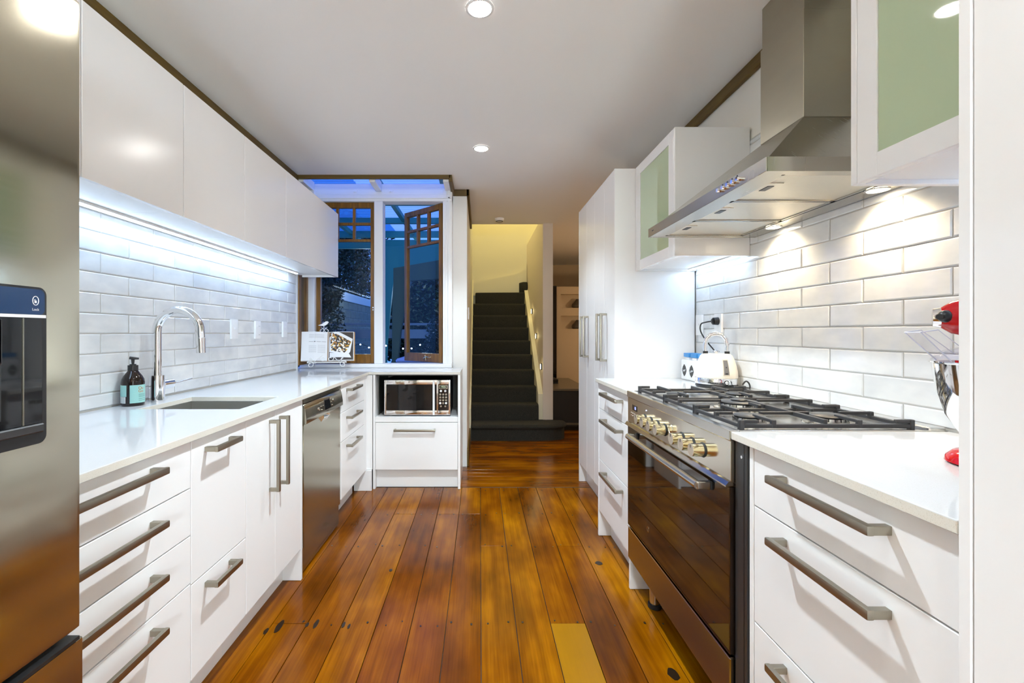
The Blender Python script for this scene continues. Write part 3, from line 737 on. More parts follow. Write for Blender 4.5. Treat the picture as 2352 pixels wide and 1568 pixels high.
def onpage(poly, off, nm, m_):
    """thin print that follows the page curve: poly is a convex list of (x,z)"""
    bl = B(); xs = sorted({p[0] for p in poly}); N = 10; x0, x1 = xs[0], xs[-1]
    def span(x):
        zs = []
        for i in range(len(poly)):
            a, c_ = poly[i], poly[(i + 1) % len(poly)]
            if min(a[0], c_[0]) - 1e-9 <= x <= max(a[0], c_[0]) + 1e-9 and abs(a[0] - c_[0]) > 1e-9:
                zs.append(a[1] + (c_[1] - a[1]) * (x - a[0]) / (c_[0] - a[0]))
            elif abs(a[0] - c_[0]) <= 1e-9 and abs(a[0] - x) < 1e-6: zs += [a[1], c_[1]]
        return min(zs), max(zs)
    pv = None
    for k in range(N + 1):
        x = x0 + (x1 - x0) * k / N; lo, hi = span(min(max(x, x0 + 1e-5), x1 - 1e-5)); yy = ypage(x) - off
        cur = (bl.bm.verts.new((x, yy, lo)), bl.bm.verts.new((x, yy, hi)))
        if pv: bl.bm.faces.new((pv[0], cur[0], cur[1], pv[1]))
        pv = cur
    return bookpart(bl, nm, m_)
onpage([(.008, .244), (.205, .244), (.205, .006), (.008, .006)], .0006, 'photo_background', 'brownprint')
onpage([(.03, .244), (.09, .244), (.2, .185), (.198, .10), (.16, .045), (.012, .075), (.012, .2)], .0010, 'plate_print', 'paper')
onpage([(.01, .24), (.04, .244), (.185, .165), (.19, .16), (.145, .07), (.13, .065), (.012, .09)], .0014, 'food_print', 'foodprint')
onpage([(.015, .07), (.185, .055), (.19, .025), (.015, .03)], .0014, 'caption_panel', 'paper')
for z in (.226, .219, .212, .205, .198): onpage([(-.15, z), (-.03, z), (-.03, z - .0022), (-.15, z - .0022)], .0007, 'text_line', 'greyprint')
for k in range(8):
    onpage([(-.15, .13 - .008 * k), (-.09, .13 - .008 * k), (-.09, .1278 - .008 * k), (-.15, .1278 - .008 * k)], .0007, 'text_line', 'greyprint')
    onpage([(-.08, .134 - .009 * k), (-.02, .134 - .009 * k), (-.02, .1318 - .009 * k), (-.08, .1318 - .009 * k)], .0007, 'text_line', 'greyprint')
for a, b_ in ((-.15, -.115), (-.11, -.098), (-.09, -.055), (-.05, -.016)): onpage([(a, .166), (b_, .166), (b_, .160), (a, .160)], .0008, 'heading', 'vase' if a == -.11 else 'greyprint')
bookpart(B().tube([(-.105, -.028, .25), (-.105, -.0295, .20), (-.102, -.0295, .172)], .0018, 6).sphere((-.102, -.031, .168), .006, 10), 'page_weight', 'plate', True)

# ------------------------------------------------------------------ bay window
YW = 4.0
w1 = thing('window_1', None, None, (0, 0, 0)); w1['kind'] = 'structure'
def wpart(bl, nm, m_, par=None, sm=False): return bl.done(nm, m_, par or w1, sm)
wpart(B().box(XL - .05, -.24, 3.885, 4.06, .9005, .932, .003), 'sill', 'whitewood')
wpart(B().box(XL - .05, -.24, 3.95, 4.06, 2.341, 2.40, .003).box(XL, -.25, 3.962, 4.06, 2.40, 2.43).box(XL, -.25, 3.940, 3.95, 2.365, 2.375).box(XL, -.25, 3.952, 3.97, 2.40, 2.412), 'head_frame', 'whitewood')
wpart(B().box(-.918, -.842, 3.95, 4.06, .932, 2.341, .003), 'mullion', 'whitewood')
wpart(B().box(-.321, -.24, 3.955, 4.08, .932, 2.46, .003).box(-.30, -.29, 3.945, 3.96, .932, 2.44).box(-.275, -.26, 3.94, 3.96, .932, 2.44), 'jamb', 'whitewood')
wpart(B().box(XL - .05, -1.432, 3.94, 4.06, .932, 2.44, .003), 'corner_post', 'whitewood')
def sash(nm, par, x0, x1, z0, z1, rowz, cols, xf=None):
    """casement in plane y=YW between x0..x1"""
    st, tr_, br = .036, .046, .078; y0, y1 = YW - .02, YW + .02
    f = B().box(x0, x0 + st, y0, y1, z0, z1, .002).box(x1 - st, x1, y0, y1, z0, z1, .002).box(x0 + st, x1 - st, y0, y1, z1 - tr_, z1, .002).box(x0 + st, x1 - st, y0, y1, z0, z0 + br, .002)
    for z in rowz: f.box(x0 + st, x1 - st, y0 + .004, y1 - .004, z - .011, z + .011, .001)
    for k in range(1, cols):
        cx = x0 + st + (x1 - x0 - 2 * st) * k / cols; f.box(cx - .011, cx + .011, y0 + .005, y1 - .005, rowz[-1] + .01, z1 - tr_, .001)
    if xf is not None: f.xf(xf)
    s_ = f.done(nm, 'sash', par)
    zz = [z1 - tr_] + list(rowz)
    for r_ in range(len(rowz)):
        for k in range(cols):
            a = x0 + st + (x1 - x0 - 2 * st) * k / cols; c_ = x0 + st + (x1 - x0 - 2 * st) * (k + 1) / cols
            g_ = B().box(a, c_, YW - .002, YW + .002, zz[r_ + 1] + .004, zz[r_] - .004)
            if xf is not None: g_.xf(xf)
            g_.done('pane', 'glass', s_)
    g_ = B().box(x0 + st, x1 - st, YW - .002, YW + .002, z0 + br, rowz[-1] - .004)
    if xf is not None: g_.xf(xf)
    g_.done('pane', 'glass', s_)
    return s_
sash('sash', w1, -1.430, -.920, .934, 2.339, (2.153, 2.008), 3)
hx, hy = -.323, YW + .005
rotm = Matrix.Translation((hx, hy, 0)) @ Matrix.Rotation(math.radians(-42), 4, 'Z') @ Matrix.Translation((-hx, -YW, 0))
so = sash('sash', w1, -.838, -.323, .936, 2.337, (2.153, 2.008), 3, rotm)
B().tube([(-.56, YW - .022, .968), (-.52, YW - .028, .985), (-.47, YW - .026, .978), (-.45, YW - .024, .985)], .004, 6).cyl((-.53, YW - .02, .95), (-.53, YW - .03, 1.0), .004, seg=8).xf(rotm).done('casement_stay', 'brass_warmlit', so, True)
B().cyl((-.932, YW - .021, 1.40), (-.932, YW - .03, 1.40), .006, seg=10).cyl((-.932, YW - .021, 1.42), (-.932, YW - .03, 1.42), .006, seg=10).done('catch', 'chrome', w1.children[-2] if False else w1, True)
# return light on the left of the bay
w2 = thing('window_2', None, None, (0, 0, 0)); w2['kind'] = 'structure'
B().box(XL - .05, XL + .012, 3.722, 3.77, .932, 2.44, .002).box(XL - .05, XL + .005, 3.90, 3.94, .932, 2.44, .002).box(XL - .05, XL + .005, 3.77, 3.90, .932, 1.0).box(XL - .05, XL + .005, 3.77, 3.90, 2.36, 2.44).done('sash', 'sash', w2)
B().box(XL - .022, XL - .018, 3.77, 3.90, 1.0, 2.36).done('pane', 'glass', w2)
# glazed roof of the bay
w3 = thing('window_3', None, None, (0, 0, 0)); w3['kind'] = 'structure'
for x0, x1 in ((XL, XL + .05), (-.905, -.855), (-.30, -.245)):
    B().box(x0, x1, YB + .015, 3.965, 2.432, 2.51, .002).done('rafter', 'whitewood', w3)
B().box(XL, -.24, 3.975, 4.06, 2.431, 2.50, .002).done('sill', 'whitewood', w3)
for x0, x1 in ((XL + .05, -.905), (-.855, -.30)): B().box(x0, x1, YB + .015, 3.978, 2.450, 2.455).done('pane', 'bluepanel', w3)
for cx in (-1.09, -.78): B().cyl((cx, 3.961, 2.43), (cx, 3.945, 2.43), .009, seg=10).tube([(cx, 3.945, 2.43), (cx + .02, 3.94, 2.42), (cx + .03, 3.94, 2.435)], .004, 6).done('catch', 'plate', w3, True)
struct('wall_bay', B().box(XL - .1, XL - .008, YB + .02, 4.06, 0, .9).box(XL - .1, -.24, 4.0, 4.06, 0, .9), 'wall')

# ------------------------------------------------------------------ right run
def carcass_right(y0, y1, z0, z1, name, label, cat='cabinet', x0=XFR + .0195, grp='cabinets along the right wall'):
    t_ = thing(name, label, cat, (1.0, (y0 + y1) / 2, z0 if z0 > .2 else 0), grp)
    return t_
RZ = [.905, .757, .46, .155]
G1 = carcass_right(.655, 1.186, .15, .9, 'base_cabinet', 'white base cabinet of deep drawers in the right foreground')
B().box(XFR + .0195, XR - .004, .657, 1.17, .152, .908).done('carcass', 'carcass', G1)
B().box(.79, .805, .657, 1.17, .0015, .151).done('plinth', 'white', G1)
B().box(XFR - .002, XR - .01, 1.171, 1.186, .0015, .908, .001).done('side_panel', 'white', G1)
for k, zh in enumerate((.861, .717, .424)):
    d = front('drawer', G1, -1, XFR, .657, 1.170, RZ[k + 1], RZ[k]); handle(d, -1, XFR, .776, 1.058, zh)
G2 = carcass_right(2.125, 2.706, .15, .9, 'base_cabinet', 'white three-drawer base cabinet between the range and the tall pantry')
B().box(XFR + .0195, XR - .004, 2.145, 2.690, .152, .908).done('carcass', 'carcass', G2)
B().box(.775, .79, 2.145, 2.690, .0015, .151).done('plinth', 'white', G2)
B().box(XFR - .002, XR - .01, 2.690, 2.706, .0015, .908, .001).done('side_panel', 'white', G2)
B().box(XFR - .002, XR - .01, 2.128, 2.144, .0015, .908, .001).done('side_panel', 'white', G2)
for k, zh in enumerate((.861, .713, .417)):
    d = front('drawer', G2, -1, XFR, 2.144, 2.690, RZ[k + 1], RZ[k]); handle(d, -1, XFR, 2.232, 2.533, zh)
w_n = slab([(.687, .655), (XR - .002, .655), (XR - .002, 1.244), (.687, 1.244)], None, .909, .930).done('worktop', 'quartz'); edge_mats(w_n)
setp(w_n, 'white stone worktop nearest the camera, with the red mixer on it', 'worktop')
w_f = slab([(.687, 2.124), (XR - .002, 2.124), (XR - .002, 2.708), (.687, 2.708)], None, .909, .930).done('worktop', 'quartz'); edge_mats(w_f)
setp(w_f, 'short white stone worktop under the kettle, past the range', 'worktop')

# tall pantry far right
T1 = carcass_right(2.71, 3.69, 0, 2.18, 'pantry_cabinet', 'tall white four-door pantry cabinet at the far right', 'cabinet')
XT = .804
B().box(XT + .0195, XR - .004, 2.727, 3.672, .152, 2.176).done('carcass', 'carcass', T1)
B().box(XT - .001, XR - .004, 2.711, 2.7265, .0015, 2.178, .001).done('side_panel', 'white', T1)
B().box(XT - .001, XR - .004, 3.6725, 3.690, .0015, 2.178, .001).done('side_panel', 'white', T1)
B().box(.862, .877, 2.727, 3.672, .0015, .151).done('plinth', 'white', T1)
for y0, y1, yh in ((2.727, 2.935, 2.885), (2.935, 3.185, 2.985), (3.185, 3.415, 3.365), (3.415, 3.6725, 3.465)):
    d = front('door', T1, -1, XT, y0, y1, .152, 2.178); handle(d, -1, XT, 1.017, 1.325, yh, True)
# tall cabinet in the near right foreground
T2 = carcass_right(-.1, .652, 0, 2.2, 'tall_cabinet', 'tall plain white cabinet filling the right edge of the view', 'cabinet')
B().box(.707, XR - .004, -.095, .634, .10, 2.25).done('carcass', 'carcass', T2)
B().box(.686, XR - .004, .6355, .6525, .0015, 2.25, .001).done('side_panel', 'white', T2)
B().box(.688, .7065, -.095, .634, .10, 2.25, .001).done('door', 'white', T2)
B().box(.75, .765, -.095, .634, .0015, .099).done('plinth', 'white', T2)
# glass-fronted wall cabinets
def glass_cab(y0, y1, label):
    t_ = thing('glass_wall_cabinet', label, 'cabinet', (1.1, (y0 + y1) / 2, 1.566), 'green glass wall cabinets')
    x = .927; z0, z1 = 1.566, 2.178
    B().box(x + .021, XR - .001, y0 + .0175, y1 - .0175, z0 + .012, z0 + .03).box(x + .021, XR - .001, y0 + .0175, y1 - .0175, z1 - .018, z1).box(XR - .012, XR - .001, y0 + .0175, y1 - .0175, z0 + .03, z1 - .018).done('carcass', 'carcass', t_)
    for a in (y0, y1 - .017): B().box(x, XR - .001, a, a + .017, z0, z1, .001).done('side_panel', 'white', t_)
    B().box(x + .03, XR - .013, y0 + .018, y1 - .018, 1.86, 1.876).done('shelf', 'carcass', t_)
    a, c_ = y0 + .0185, y1 - .0185; w_ = .056
    d = B().box(x, x + .02, a, a + w_, z0, z1, .0012).box(x, x + .02, c_ - w_, c_, z0, z1, .0012).box(x, x + .02, a + w_, c_ - w_, z0, z0 + w_, .0012).box(x, x + .02, a + w_, c_ - w_, z1 - w_, z1, .0012).done('door', 'white', t_)
    B().box(x + .004, x + .010, a + w_ - .002, c_ - w_ + .002, z0 + w_ - .002, z1 - w_ + .002).done('glass_panel', 'frost', d, label='frosted pale green glass panel')
    return t_
glass_cab(2.162, 2.708, 'white wall cabinet with green glass door between range hood and pantry')
glass_cab(.655, 1.137, 'white wall cabinet with green glass door nearest the camera, showing a lamp glare')
for y0, y1, lb, pw in ((2.18, 2.70, 'short glowing light strip under the far glass cabinet', .3), (.68, 1.12, 'light strip under the near glass cabinet, mostly hidden', .5)):
    s_ = thing('light_strip', lb, 'light strip', (1.24, (y0 + y1) / 2, 1.57))
    B().box(1.232, 1.250, y0, y1, 1.571, 1.5775).done('channel', 'edge', s_)
    B().box(1.234, 1.248, y0, y1, 1.566, 1.5708).done('diffuser', 'led', s_)
    light('AREA', 'strip_light', (1.241, (y0 + y1) / 2, 1.563), pw, COOL, s_, .012, y1 - y0)

# ------------------------------------------------------------------ range cooker
rg = thing('range_cooker', 'wide stainless steel range cooker with five gas burners and black glass oven door', 'range cooker', (1.0, 1.685, 0))
Y0, Y1 = 1.249, 2.120
B().box(.71, XR - .006, Y0 + .004, Y1 - .004, .158, .902).done('body', 'blackpanel', rg)
B().box(.700, .730, 1.190, 1.2475, .05, .906, .002).box(.7, .73, 1.2035, 1.206, .05, .906).done('side_trim', 'blackpanel', rg)
B().cyl((.6995, 1.215, .868), (.6985, 1.215, .868), .004, seg=14).done('screw', 'chrome', rg)
# hob
hob = B().box(.686, .714, Y0, Y1, .903, .932, .002).box(.714, 1.235, Y0, Y0 + .012, .905, .932, .001).box(.714, 1.235, Y1 - .012, Y1, .905, .932, .001).box(1.235, XR - .003, Y0, Y1, .903, .940, .003).box(.714, 1.235, Y0 + .012, Y1 - .012, .904, .926).done('hob', 'steel_top', rg)
B().box(.690, .712, Y0 + .001, Y1 - .001, .788, .9022, .001).done('control_panel', 'steel_panel', rg)
B().prism([(.690, .792), (.684, .790), (.676, .780), (.676, .776), (.69, .778), (.712, .780)], 'y', Y0 + .002, Y1 - .002).done('panel_lip', 'steel_panel', rg)
od = B().box(.688, .706, Y0 + .004, Y1 - .004, .312, .774, .002).done('oven_door', 'ovenglass', rg)
B().box(.7065, .709, Y0 + .006, Y1 - .006, .306, .776).done('door_seal', 'rubber', rg)
B().box(.689, .708, Y0 + .004, Y1 - .004, .160, .303, .003).done('storage_drawer', 'steel_dw', rg)
B().box(.6876, .7, Y0 + .004, Y1 - .004, .3035, .3065).done('drawer_edge', 'chrome', rg)
hb = B().cyl((.648, 1.35, .748), (.648, 1.99, .748), .0125, seg=24)
hb.done('handle', 'steel', od, True)
for yy in (1.354, 1.986):
    B().box(.643, .683, yy - .009, yy + .009, .737, .759, .005, 3).done('handle_bracket', 'steel', od, True)
    B().box(.683, .688, yy - .010, yy + .010, .735, .761, .003, 2).done('handle_washer', 'rubber', od, True)
text('maker_mark', 'o', .05, (.6872, 1.86, .40), (0, -1, 0), (0, 0, 1), 'steel_panel', od, .0002)
for yy in (1.905, 1.838, 1.768, 1.698, 1.556, 1.480, 1.408):
    B().cyl((.690, yy, .838), (.686, yy, .838), .0235, .0215, 28).done('knob_ring', 'rubber', rg, True)
    k_ = B().cyl((.6858, yy, .838), (.653, yy, .838), .0205, .0200, 32).done('knob', 'brass_warmlit', rg, True)
    B().cyl((.6529, yy, .838), (.6518, yy, .838), .0194, seg=32).done('knob_face', 'knobface', k_, True)
    B().box(.6508, .652, yy - .001, yy + .001, .845, .855).done('knob_mark', 'black', k_)
B().tube([(.6895, 1.645 + .017 * math.cos(k * PI / 16), .852 + .017 * math.sin(k * PI / 16)) for k in range(32)], .0012, 6, True).done('round_emblem', 'steel', rg, True)
B().box(.6888, .6905, 1.995, 2.055, .852, .876).done('clock_display', 'blackgloss', rg)
text('clock_digits', '00', .019, (.6886, 2.015, .864), (0, -1, 0), (0, 0, 1), 'bluedigit', rg, .0002)
B().box(.6885, .69, 2.055, 2.058, .850, .878).done('display_edge', 'chrome', rg)
for r_ in range(2):
    for k in range(6): B().sphere((.6893, 1.965 + .021 * k, .838 - .012 * r_), .0032, 8).done('button', 'chrome', rg, True)
B().sphere((.6895, 1.885, .878), .0028, 8).done('indicator', 'bluedigit', rg, True)
for fx, fy in ((.765, 1.99), (.765, 1.33), (1.22, 1.99), (1.22, 1.33)):
    B().cyl((fx, fy, .012), (fx, fy, .157), .022, seg=18).done('leg', 'steel', rg, True)
    B().cyl((fx, fy, .0015), (fx, fy, .018), .028, seg=18).done('foot', 'rubber', rg, True)
# burners
for cx, cy, r_, wok in ((.815, 1.885, .036, 0), (1.065, 1.885, .040, 0), (.945, 1.66, .062, 1), (.82, 1.385, .040, 0), (1.06, 1.385, .046, 0)):
    q = B().lathe([(0, .926), (r_ + .022, .926), (r_ + .020, .929), (r_ + .006, .931), (r_ + .004, .944), (r_ - .004, .946), (0, .946)], (cx, cy, 0), 28).done('burner', 'steel', rg, True)
    g_ = B()
    for k in range(20):
        a = k * PI / 10; g_.box(-.0016, .0016, r_ + .0036, r_ + .0052, .936, .944, mat4=Matrix.Translation((cx, cy, 0)) @ Matrix.Rotation(a, 4, 'Z'))
    g_.done('burner_ports', 'iron', q, kind='stuff')
    B().lathe([(0, .9465), (r_ + .002, .9465), (r_ + .003, .949), (r_ - .002, .9525), (0, .953)], (cx, cy, 0), 28).done('burner_cap', 'iron', q, True)
    if wok: B().lathe([(0, .9535), (.026, .9535), (.027, .957), (.022, .960), (0, .960)], (cx, cy, 0), 24).done('inner_cap', 'iron', q, True)
# pan supports: three cast grates
def grate(y0, y1, cs):
    bl = B(); xa, xb = .730, 1.205; t_ = .0058
    def bar(p, q, z0=.9345, z1=.9455, w_=t_):
        p = Vector((*p, 0)); q = Vector((*q, 0)); d_ = q - p; L = d_.length
        bl.box(-L / 2, L / 2, -w_, w_, z0, z1, .0015, mat4=Matrix.Translation((p + q) / 2) @ Matrix.Rotation(math.atan2(d_.y, d_.x), 4, 'Z'))
    bar((xa, y0), (xa, y1)); bar((xb, y0), (xb, y1)); bar((xa, y0), (xb, y0)); bar((xa, y1), (xb, y1))
    xm = (xa + xb) / 2; bar((xm, y0), (xm, y1), .944, .9575)
    for cx, cy, r_ in cs:
        for ang in (0, 90, 180, 270):
            dx, dy = round(math.cos(math.radians(ang))), round(math.sin(math.radians(ang)))
            if dx: e = (xa if dx < 0 else (xb if (cx > xm or len(cs) == 1) else xm), cy)
            else: e = (cx, y0 if dy < 0 else y1)
            if dx and len(cs) == 2 and cx > xm and dx < 0: e = (xm, cy)
            s0 = (cx + dx * r_ * .55, cy + dy * r_ * .55)
            bar(s0, e, .948, .9575, .0050)
            if e[0] != xm: bl.box(e[0] - .0065, e[0] + .0065, e[1] - .0065, e[1] + .0065, .9345, .9575, .002)
    for cx, cy in ((xa, y0), (xa, y1), (xb, y0), (xb, y1)):
        bl.box(cx - .007, cx + .007, cy - .007, cy + .007, .9265, .9575, .002)
        sx_, sy_ = (1 if cx == xa else -1), (1 if cy == y0 else -1)
        bar((cx, cy), (cx + sx_ * .045, cy), .947, .9575, .005); 
    bl.done('pan_support', 'iron', rg)
grate(1.272, 1.535, [(.82, 1.385 + .018, .075), (1.06, 1.385 + .018, .085)])
grate(1.541, 1.785, [(.945, 1.66, .12)])
grate(1.791, 2.075, [(.815, 1.905, .07), (1.065, 1.905, .075)])

# ------------------------------------------------------------------ range hood
hd = thing('range_hood', 'stainless steel canopy range hood with chimney above the cooker', 'range hood', (1.03, 1.683, 1.643))
hx0, hx1, hz0, hz1 = .785, XR - .002, 1.643, 1.683
hood = B().box(hx0, hx0 + .004, Y0 - .002, Y1, hz0, hz1, .001).box(hx0 + .004, hx1, Y0 - .002, Y0 + .002, hz0, hz1).box(hx0 + .004, hx1, Y1 - .004, Y1, hz0, hz1).box(hx1 - .004, hx1, Y0 + .002, Y1 - .004, hz0, hz1)
hood.box(hx0 + .004, hx0 + .065, Y0 + .002, Y1 - .004, hz0 + .001, hz0 + .004).box(hx1 - .075, hx1 - .004, Y0 + .002, Y1 - .004, hz0 + .001, hz0 + .004).box(hx0 + .065, hx1 - .075, Y0 + .002, Y0 + .03, hz0 + .001, hz0 + .004).box(hx0 + .065, hx1 - .075, Y1 - .03, Y1 - .004, hz0 + .001, hz0 + .004).box(hx0 + .004, hx1 - .004, Y0 + .002, Y1 - .004, hz1 - .003, hz1)
hood.done('rim', 'steel_hood', hd)
cx0, cy0, cy1, cz = 1.112, 1.563, 1.803, 1.941
bl = B(); bm = bl.bm
lo = [bm.verts.new(p) for p in ((hx0 + .012, Y0 + .012, hz1), (hx1, Y0 + .012, hz1), (hx1, Y1 - .012, hz1), (hx0 + .012, Y1 - .012, hz1))]
hi = [bm.verts.new(p) for p in ((cx0, cy0, cz), (hx1, cy0, cz), (hx1, cy1, cz), (cx0, cy1, cz))]
for k in range(4): bm.faces.new((lo[k], lo[(k + 1) % 4], hi[(k + 1) % 4], hi[k]))
bm.faces.new(hi); bm.faces.new(lo[::-1]); bmesh.ops.recalc_face_normals(bm, faces=bm.faces)
bl.done('canopy', 'steel_hood', hd)
B().box(cx0, hx1, cy0, cy1, cz + .001, 2.315, .0015).done('chimney', 'chimney', hd)
B().box(cx0 + .004, hx1, cy0 + .004, cy1 - .004, 2.316, ZC - .002, .0015).done('chimney_sleeve', 'chimney', hd)
for k in range(3):
    a = Y0 + .032 + k * .2705; c_ = a + .2655
    f = B().box(hx0 + .067, hx1 - .077, a, c_, hz0 + .006, hz0 + .010).done('filter', 'filter', hd)
    e = hz0 + .0025
    B().box(hx0 + .067, hx0 + .077, a, c_, e, e + .003).box(hx1 - .087, hx1 - .077, a, c_, e, e + .003).box(hx0 + .067, hx1 - .077, a, a + .008, e, e + .003).box(hx0 + .067, hx1 - .077, c_ - .008, c_, e, e + .003).done('filter_frame', 'steel_hood', f)
    B().box(hx0 + .078, hx0 + .125, a + .08, a + .18, e + .001, e + .0035).done('latch_plate', 'filter', f)
    B().box(hx0 + .092, hx0 + .112, a + .105, a + .150, e - .0005, e + .002).done('latch', 'black', f)
for k in range(5): B().cyl((hx0, 1.372 + .028 * k, 1.664), (hx0 - .012, 1.372 + .028 * k, 1.664), .007, .006, 16).done('button', 'chrome', hd, True)
for k in range(4): B().box(hx0 - .0006, hx0 + .001, 1.385 + .028 * k, 1.390 + .028 * k, 1.676, 1.680).done('button_print', 'iron', hd)
B().box(hx0 - .0005, hx0 + .001, 2.055, 2.075, 1.662, 1.666).done('maker_mark', 'iron', hd)
for yy in (1.415, 1.915):
    l_ = B().lathe([(.026, hz0 + .0005), (.033, hz0 + .0005), (.033, hz0 - .002), (.026, hz0 - .002)], (1.245 - .01, yy, 0), 24).done('lamp_ring', 'chrome', hd, True)
    B().cyl((1.235, yy, hz0 - .0018), (1.235, yy, hz0 + .001), .026, seg=24).done('lamp', 'hoodbulb', l_)
    light('SPOT', 'hood_light', (1.235, yy, hz0 - .012), 6, (1.0, .80, .52), hd, .025, rot=(0, 0, 0), spot=2.6, blend=.8)

# ------------------------------------------------------------------ kettle
kt = thing('kettle', 'cream electric kettle with chrome loop handle on the worktop past the range', 'kettle', (1.182, 2.275, .9305))
kx, ky = 1.182, 2.275
B().lathe([(0, 0), (.090, 0), (.094, .004), (.095, .010), (.093, .014)], (kx, ky, .9305), 40).done('base', 'black', kt, True)
B().lathe([(.092, .0145), (.0965, .018), (.0975, .044), (.0965, .047), (.094, .047)], (kx, ky, .9305), 40).done('collar', 'chrome', kt, True)
B().lathe([(.095, .0475), (.0965, .050), (.0955, .075), (.090, .105), (.081, .135), (.072, .156), (.065, .163), (.055, .166), (0, .167)], (kx, ky, .9305), 40).done('body', 'cream', kt, True)
ang = math.radians(-100)
hpts = [(-.048, .164), (-.050, .20), (-.044, .232), (-.025, .254), (0, .261), (.025, .254), (.044, .232), (.050, .20), (.048, .164)]
dxh, dyh = math.cos(math.radians(24)), math.sin(math.radians(-24))
B().tube([(kx + p[0] * dxh, ky + p[0] * dyh, .9305 + p[1] + .006) for p in hpts], [.010, .0105, .011, .0115, .0115, .0115, .011, .0105, .010], 16).done('handle', 'chrome', kt, True)
for s_ in (-1, 1): B().cyl((kx + s_ * .048 * dxh, ky + s_ * .048 * dyh, 1.093), (kx + s_ * .048 * dxh, ky + s_ * .048 * dyh, 1.108), .0118, seg=18).done('handle_ferrule', 'black', kt, True)
B().lathe([(0, 0), (.006, 0), (.007, .006), (.017, .008), (.017, .011), (.008, .016), (0, .017)], (kx, ky, 1.0972), 20).done('lid_knob', 'chrome', kt, True)
wa = math.atan2(-ky, -kx) + math.radians(28)
def kwin(r, da, z0, z1, m_, nm, grow):
    pr = []
    for k in range(9):
        z = z0 + (z1 - z0) * k / 8; h = z - .9305
        R__ = -.007 + (.1025 if h < .075 else .1025 - (h - .075) / .03 * .0055 if h < .105 else .097 - (h - .105) / .03 * .009 if h < .135 else .088 - (h - .135) / .021 * .009); pr.append((R__ + grow, z))
    B().lathe(pr, (kx, ky, 0), 10, wa - da, wa + da).done(nm, m_, kt, True)
kwin(.1, .165, .992, 1.072, mat('window_surround', (0.55, 0.50, 0.42), 0.3), 'gauge_surround', .0010)
kwin(.1, .125, .998, 1.067, mat('smoked_window', (0.16, 0.15, 0.15), 0.15), 'water_gauge', .0018)
kwin(.1, .06, 1.000, 1.006, 'black', 'gauge_mark', .0026); kwin(.1, .03, 1.03, 1.036, 'black', 'gauge_mark', .0026)
B().sphere((kx + .0992 * math.cos(wa - .02), ky + .0992 * math.sin(wa - .02), .960), .009, 14).done('power_switch', 'chrome', kt, True)
B().cyl((kx + .094 * math.cos(wa - .02), ky + .094 * math.sin(wa - .02), .960), (kx + .100 * math.cos(wa - .02), ky + .100 * math.sin(wa - .02), .960), .0115, seg=18).done('switch_ring', 'black', kt, True)
B().box(-.012, .012, -.0006, .0006, .962, .965, mat4=Matrix.Translation((kx + .0977 * math.cos(wa - 1.15), ky + .0977 * math.sin(wa - 1.15), 0)) @ Matrix.Rotation(wa - 1.15 + PI / 2, 4, 'Z')).done('maker_mark', 'alu', kt)
# power points right, plug and lead
socket('wall_switch', 1, 2.645, 1.245, 'single white switch plate in the far corner of the right tiles', 'one')
pp = socket('power_point', 1, 2.435, 1.243, 'white double power point above the kettle with a black plug in it', 'one')
cdx = thing('kettle_lead', 'black plug and looping lead of the kettle, plugged in above it', 'lead', (XR - .02, 2.435, 1.262))
B().cyl((XR - .0140, 2.43, 1.262), (XR - .040, 2.43, 1.262), .021, .019, 20).cyl((XR - .040, 2.43, 1.262), (XR - .048, 2.432, 1.262), .019, .010, 20).done('plug', 'black', cdx, True)
lead = [(XR - .046, 2.432, 1.262), (XR - .075, 2.442, 1.256), (XR - .095, 2.448, 1.246), (XR - .098, 2.446, 1.21), (XR - .080, 2.425, 1.16), (XR - .045, 2.395, 1.10), (XR - .010, 2.385, 1.04), (XR - .006, 2.383, .98), (XR - .006, 2.37, .936), (XR - .006, 2.20, .9345), (XR - .010, 2.150, .94), (XR - .020, 2.138, .962), (XR - .032, 2.142, .972), (XR - .036, 2.16, .955)]
def smooth(p, n=4):
    out = []
    for i in range(len(p) - 1):
        p0, p1, p2, p3 = [Vector(p[max(0, min(len(p) - 1, j))]) for j in (i - 1, i, i + 1, i + 2)]
        for k in range(n):
            u = k / n; out.append(0.5 * ((2 * p1) + (p2 - p0) * u + (2 * p0 - 5 * p1 + 4 * p2 - p3) * u * u + (3 * p1 - p0 - 3 * p2 + p3) * u ** 3))
    return out + [Vector(p[-1])]
B().tube(smooth(lead), .0036, 8).done('cord', 'black', cdx, True)
# canisters
for i, (yy, nm_) in enumerate(((2.620, 'Sugar'), (2.532, 'Coffee'), (2.444, 'Tea'))):
    cn = thing('canister', ['white storage jar with blue lid, farthest from the kettle, sugar label', 'white storage jar with blue lid in the middle, coffee label', 'white storage jar with blue lid mostly hidden behind the kettle'][i], 'jar', (1.222, yy, .9305), 'white jars with blue lids')
    xa = 1.178
    bl = B().box(xa, xa + .086, yy - .0425, yy + .0425, .9305, 1.046, .010, 3); bl.done('body', 'ceramic', cn, True)
    B().box(xa + .015, xa + .071, yy - .028, yy + .028, 1.044, 1.060, .006, 2).done('neck', 'ceramic', cn, True)
    B().box(xa + .010, xa + .076, yy - .033, yy + .033, 1.060, 1.084, .005, 2).done('lid', 'bluelid', cn, True)
    cz_ = .985; pl = []
    for k in range(48):
        a = 2 * PI * k / 48; r_ = 1 + .07 * math.cos(4 * a) + .04 * math.cos(8 * a); pl.append((yy + .0245 * r_ * math.cos(a), cz_ + .031 * r_ * math.sin(a)))
    B().prism(pl, 'x', xa - .0008, xa + .0008).done('name_plate', 'vase' if False else 'black', cn)
    text('name_print', nm_, .0155, (xa - .001, yy, cz_), (0, -1, .25), (0, .25, 1), 'whiteprint', cn, .0002)

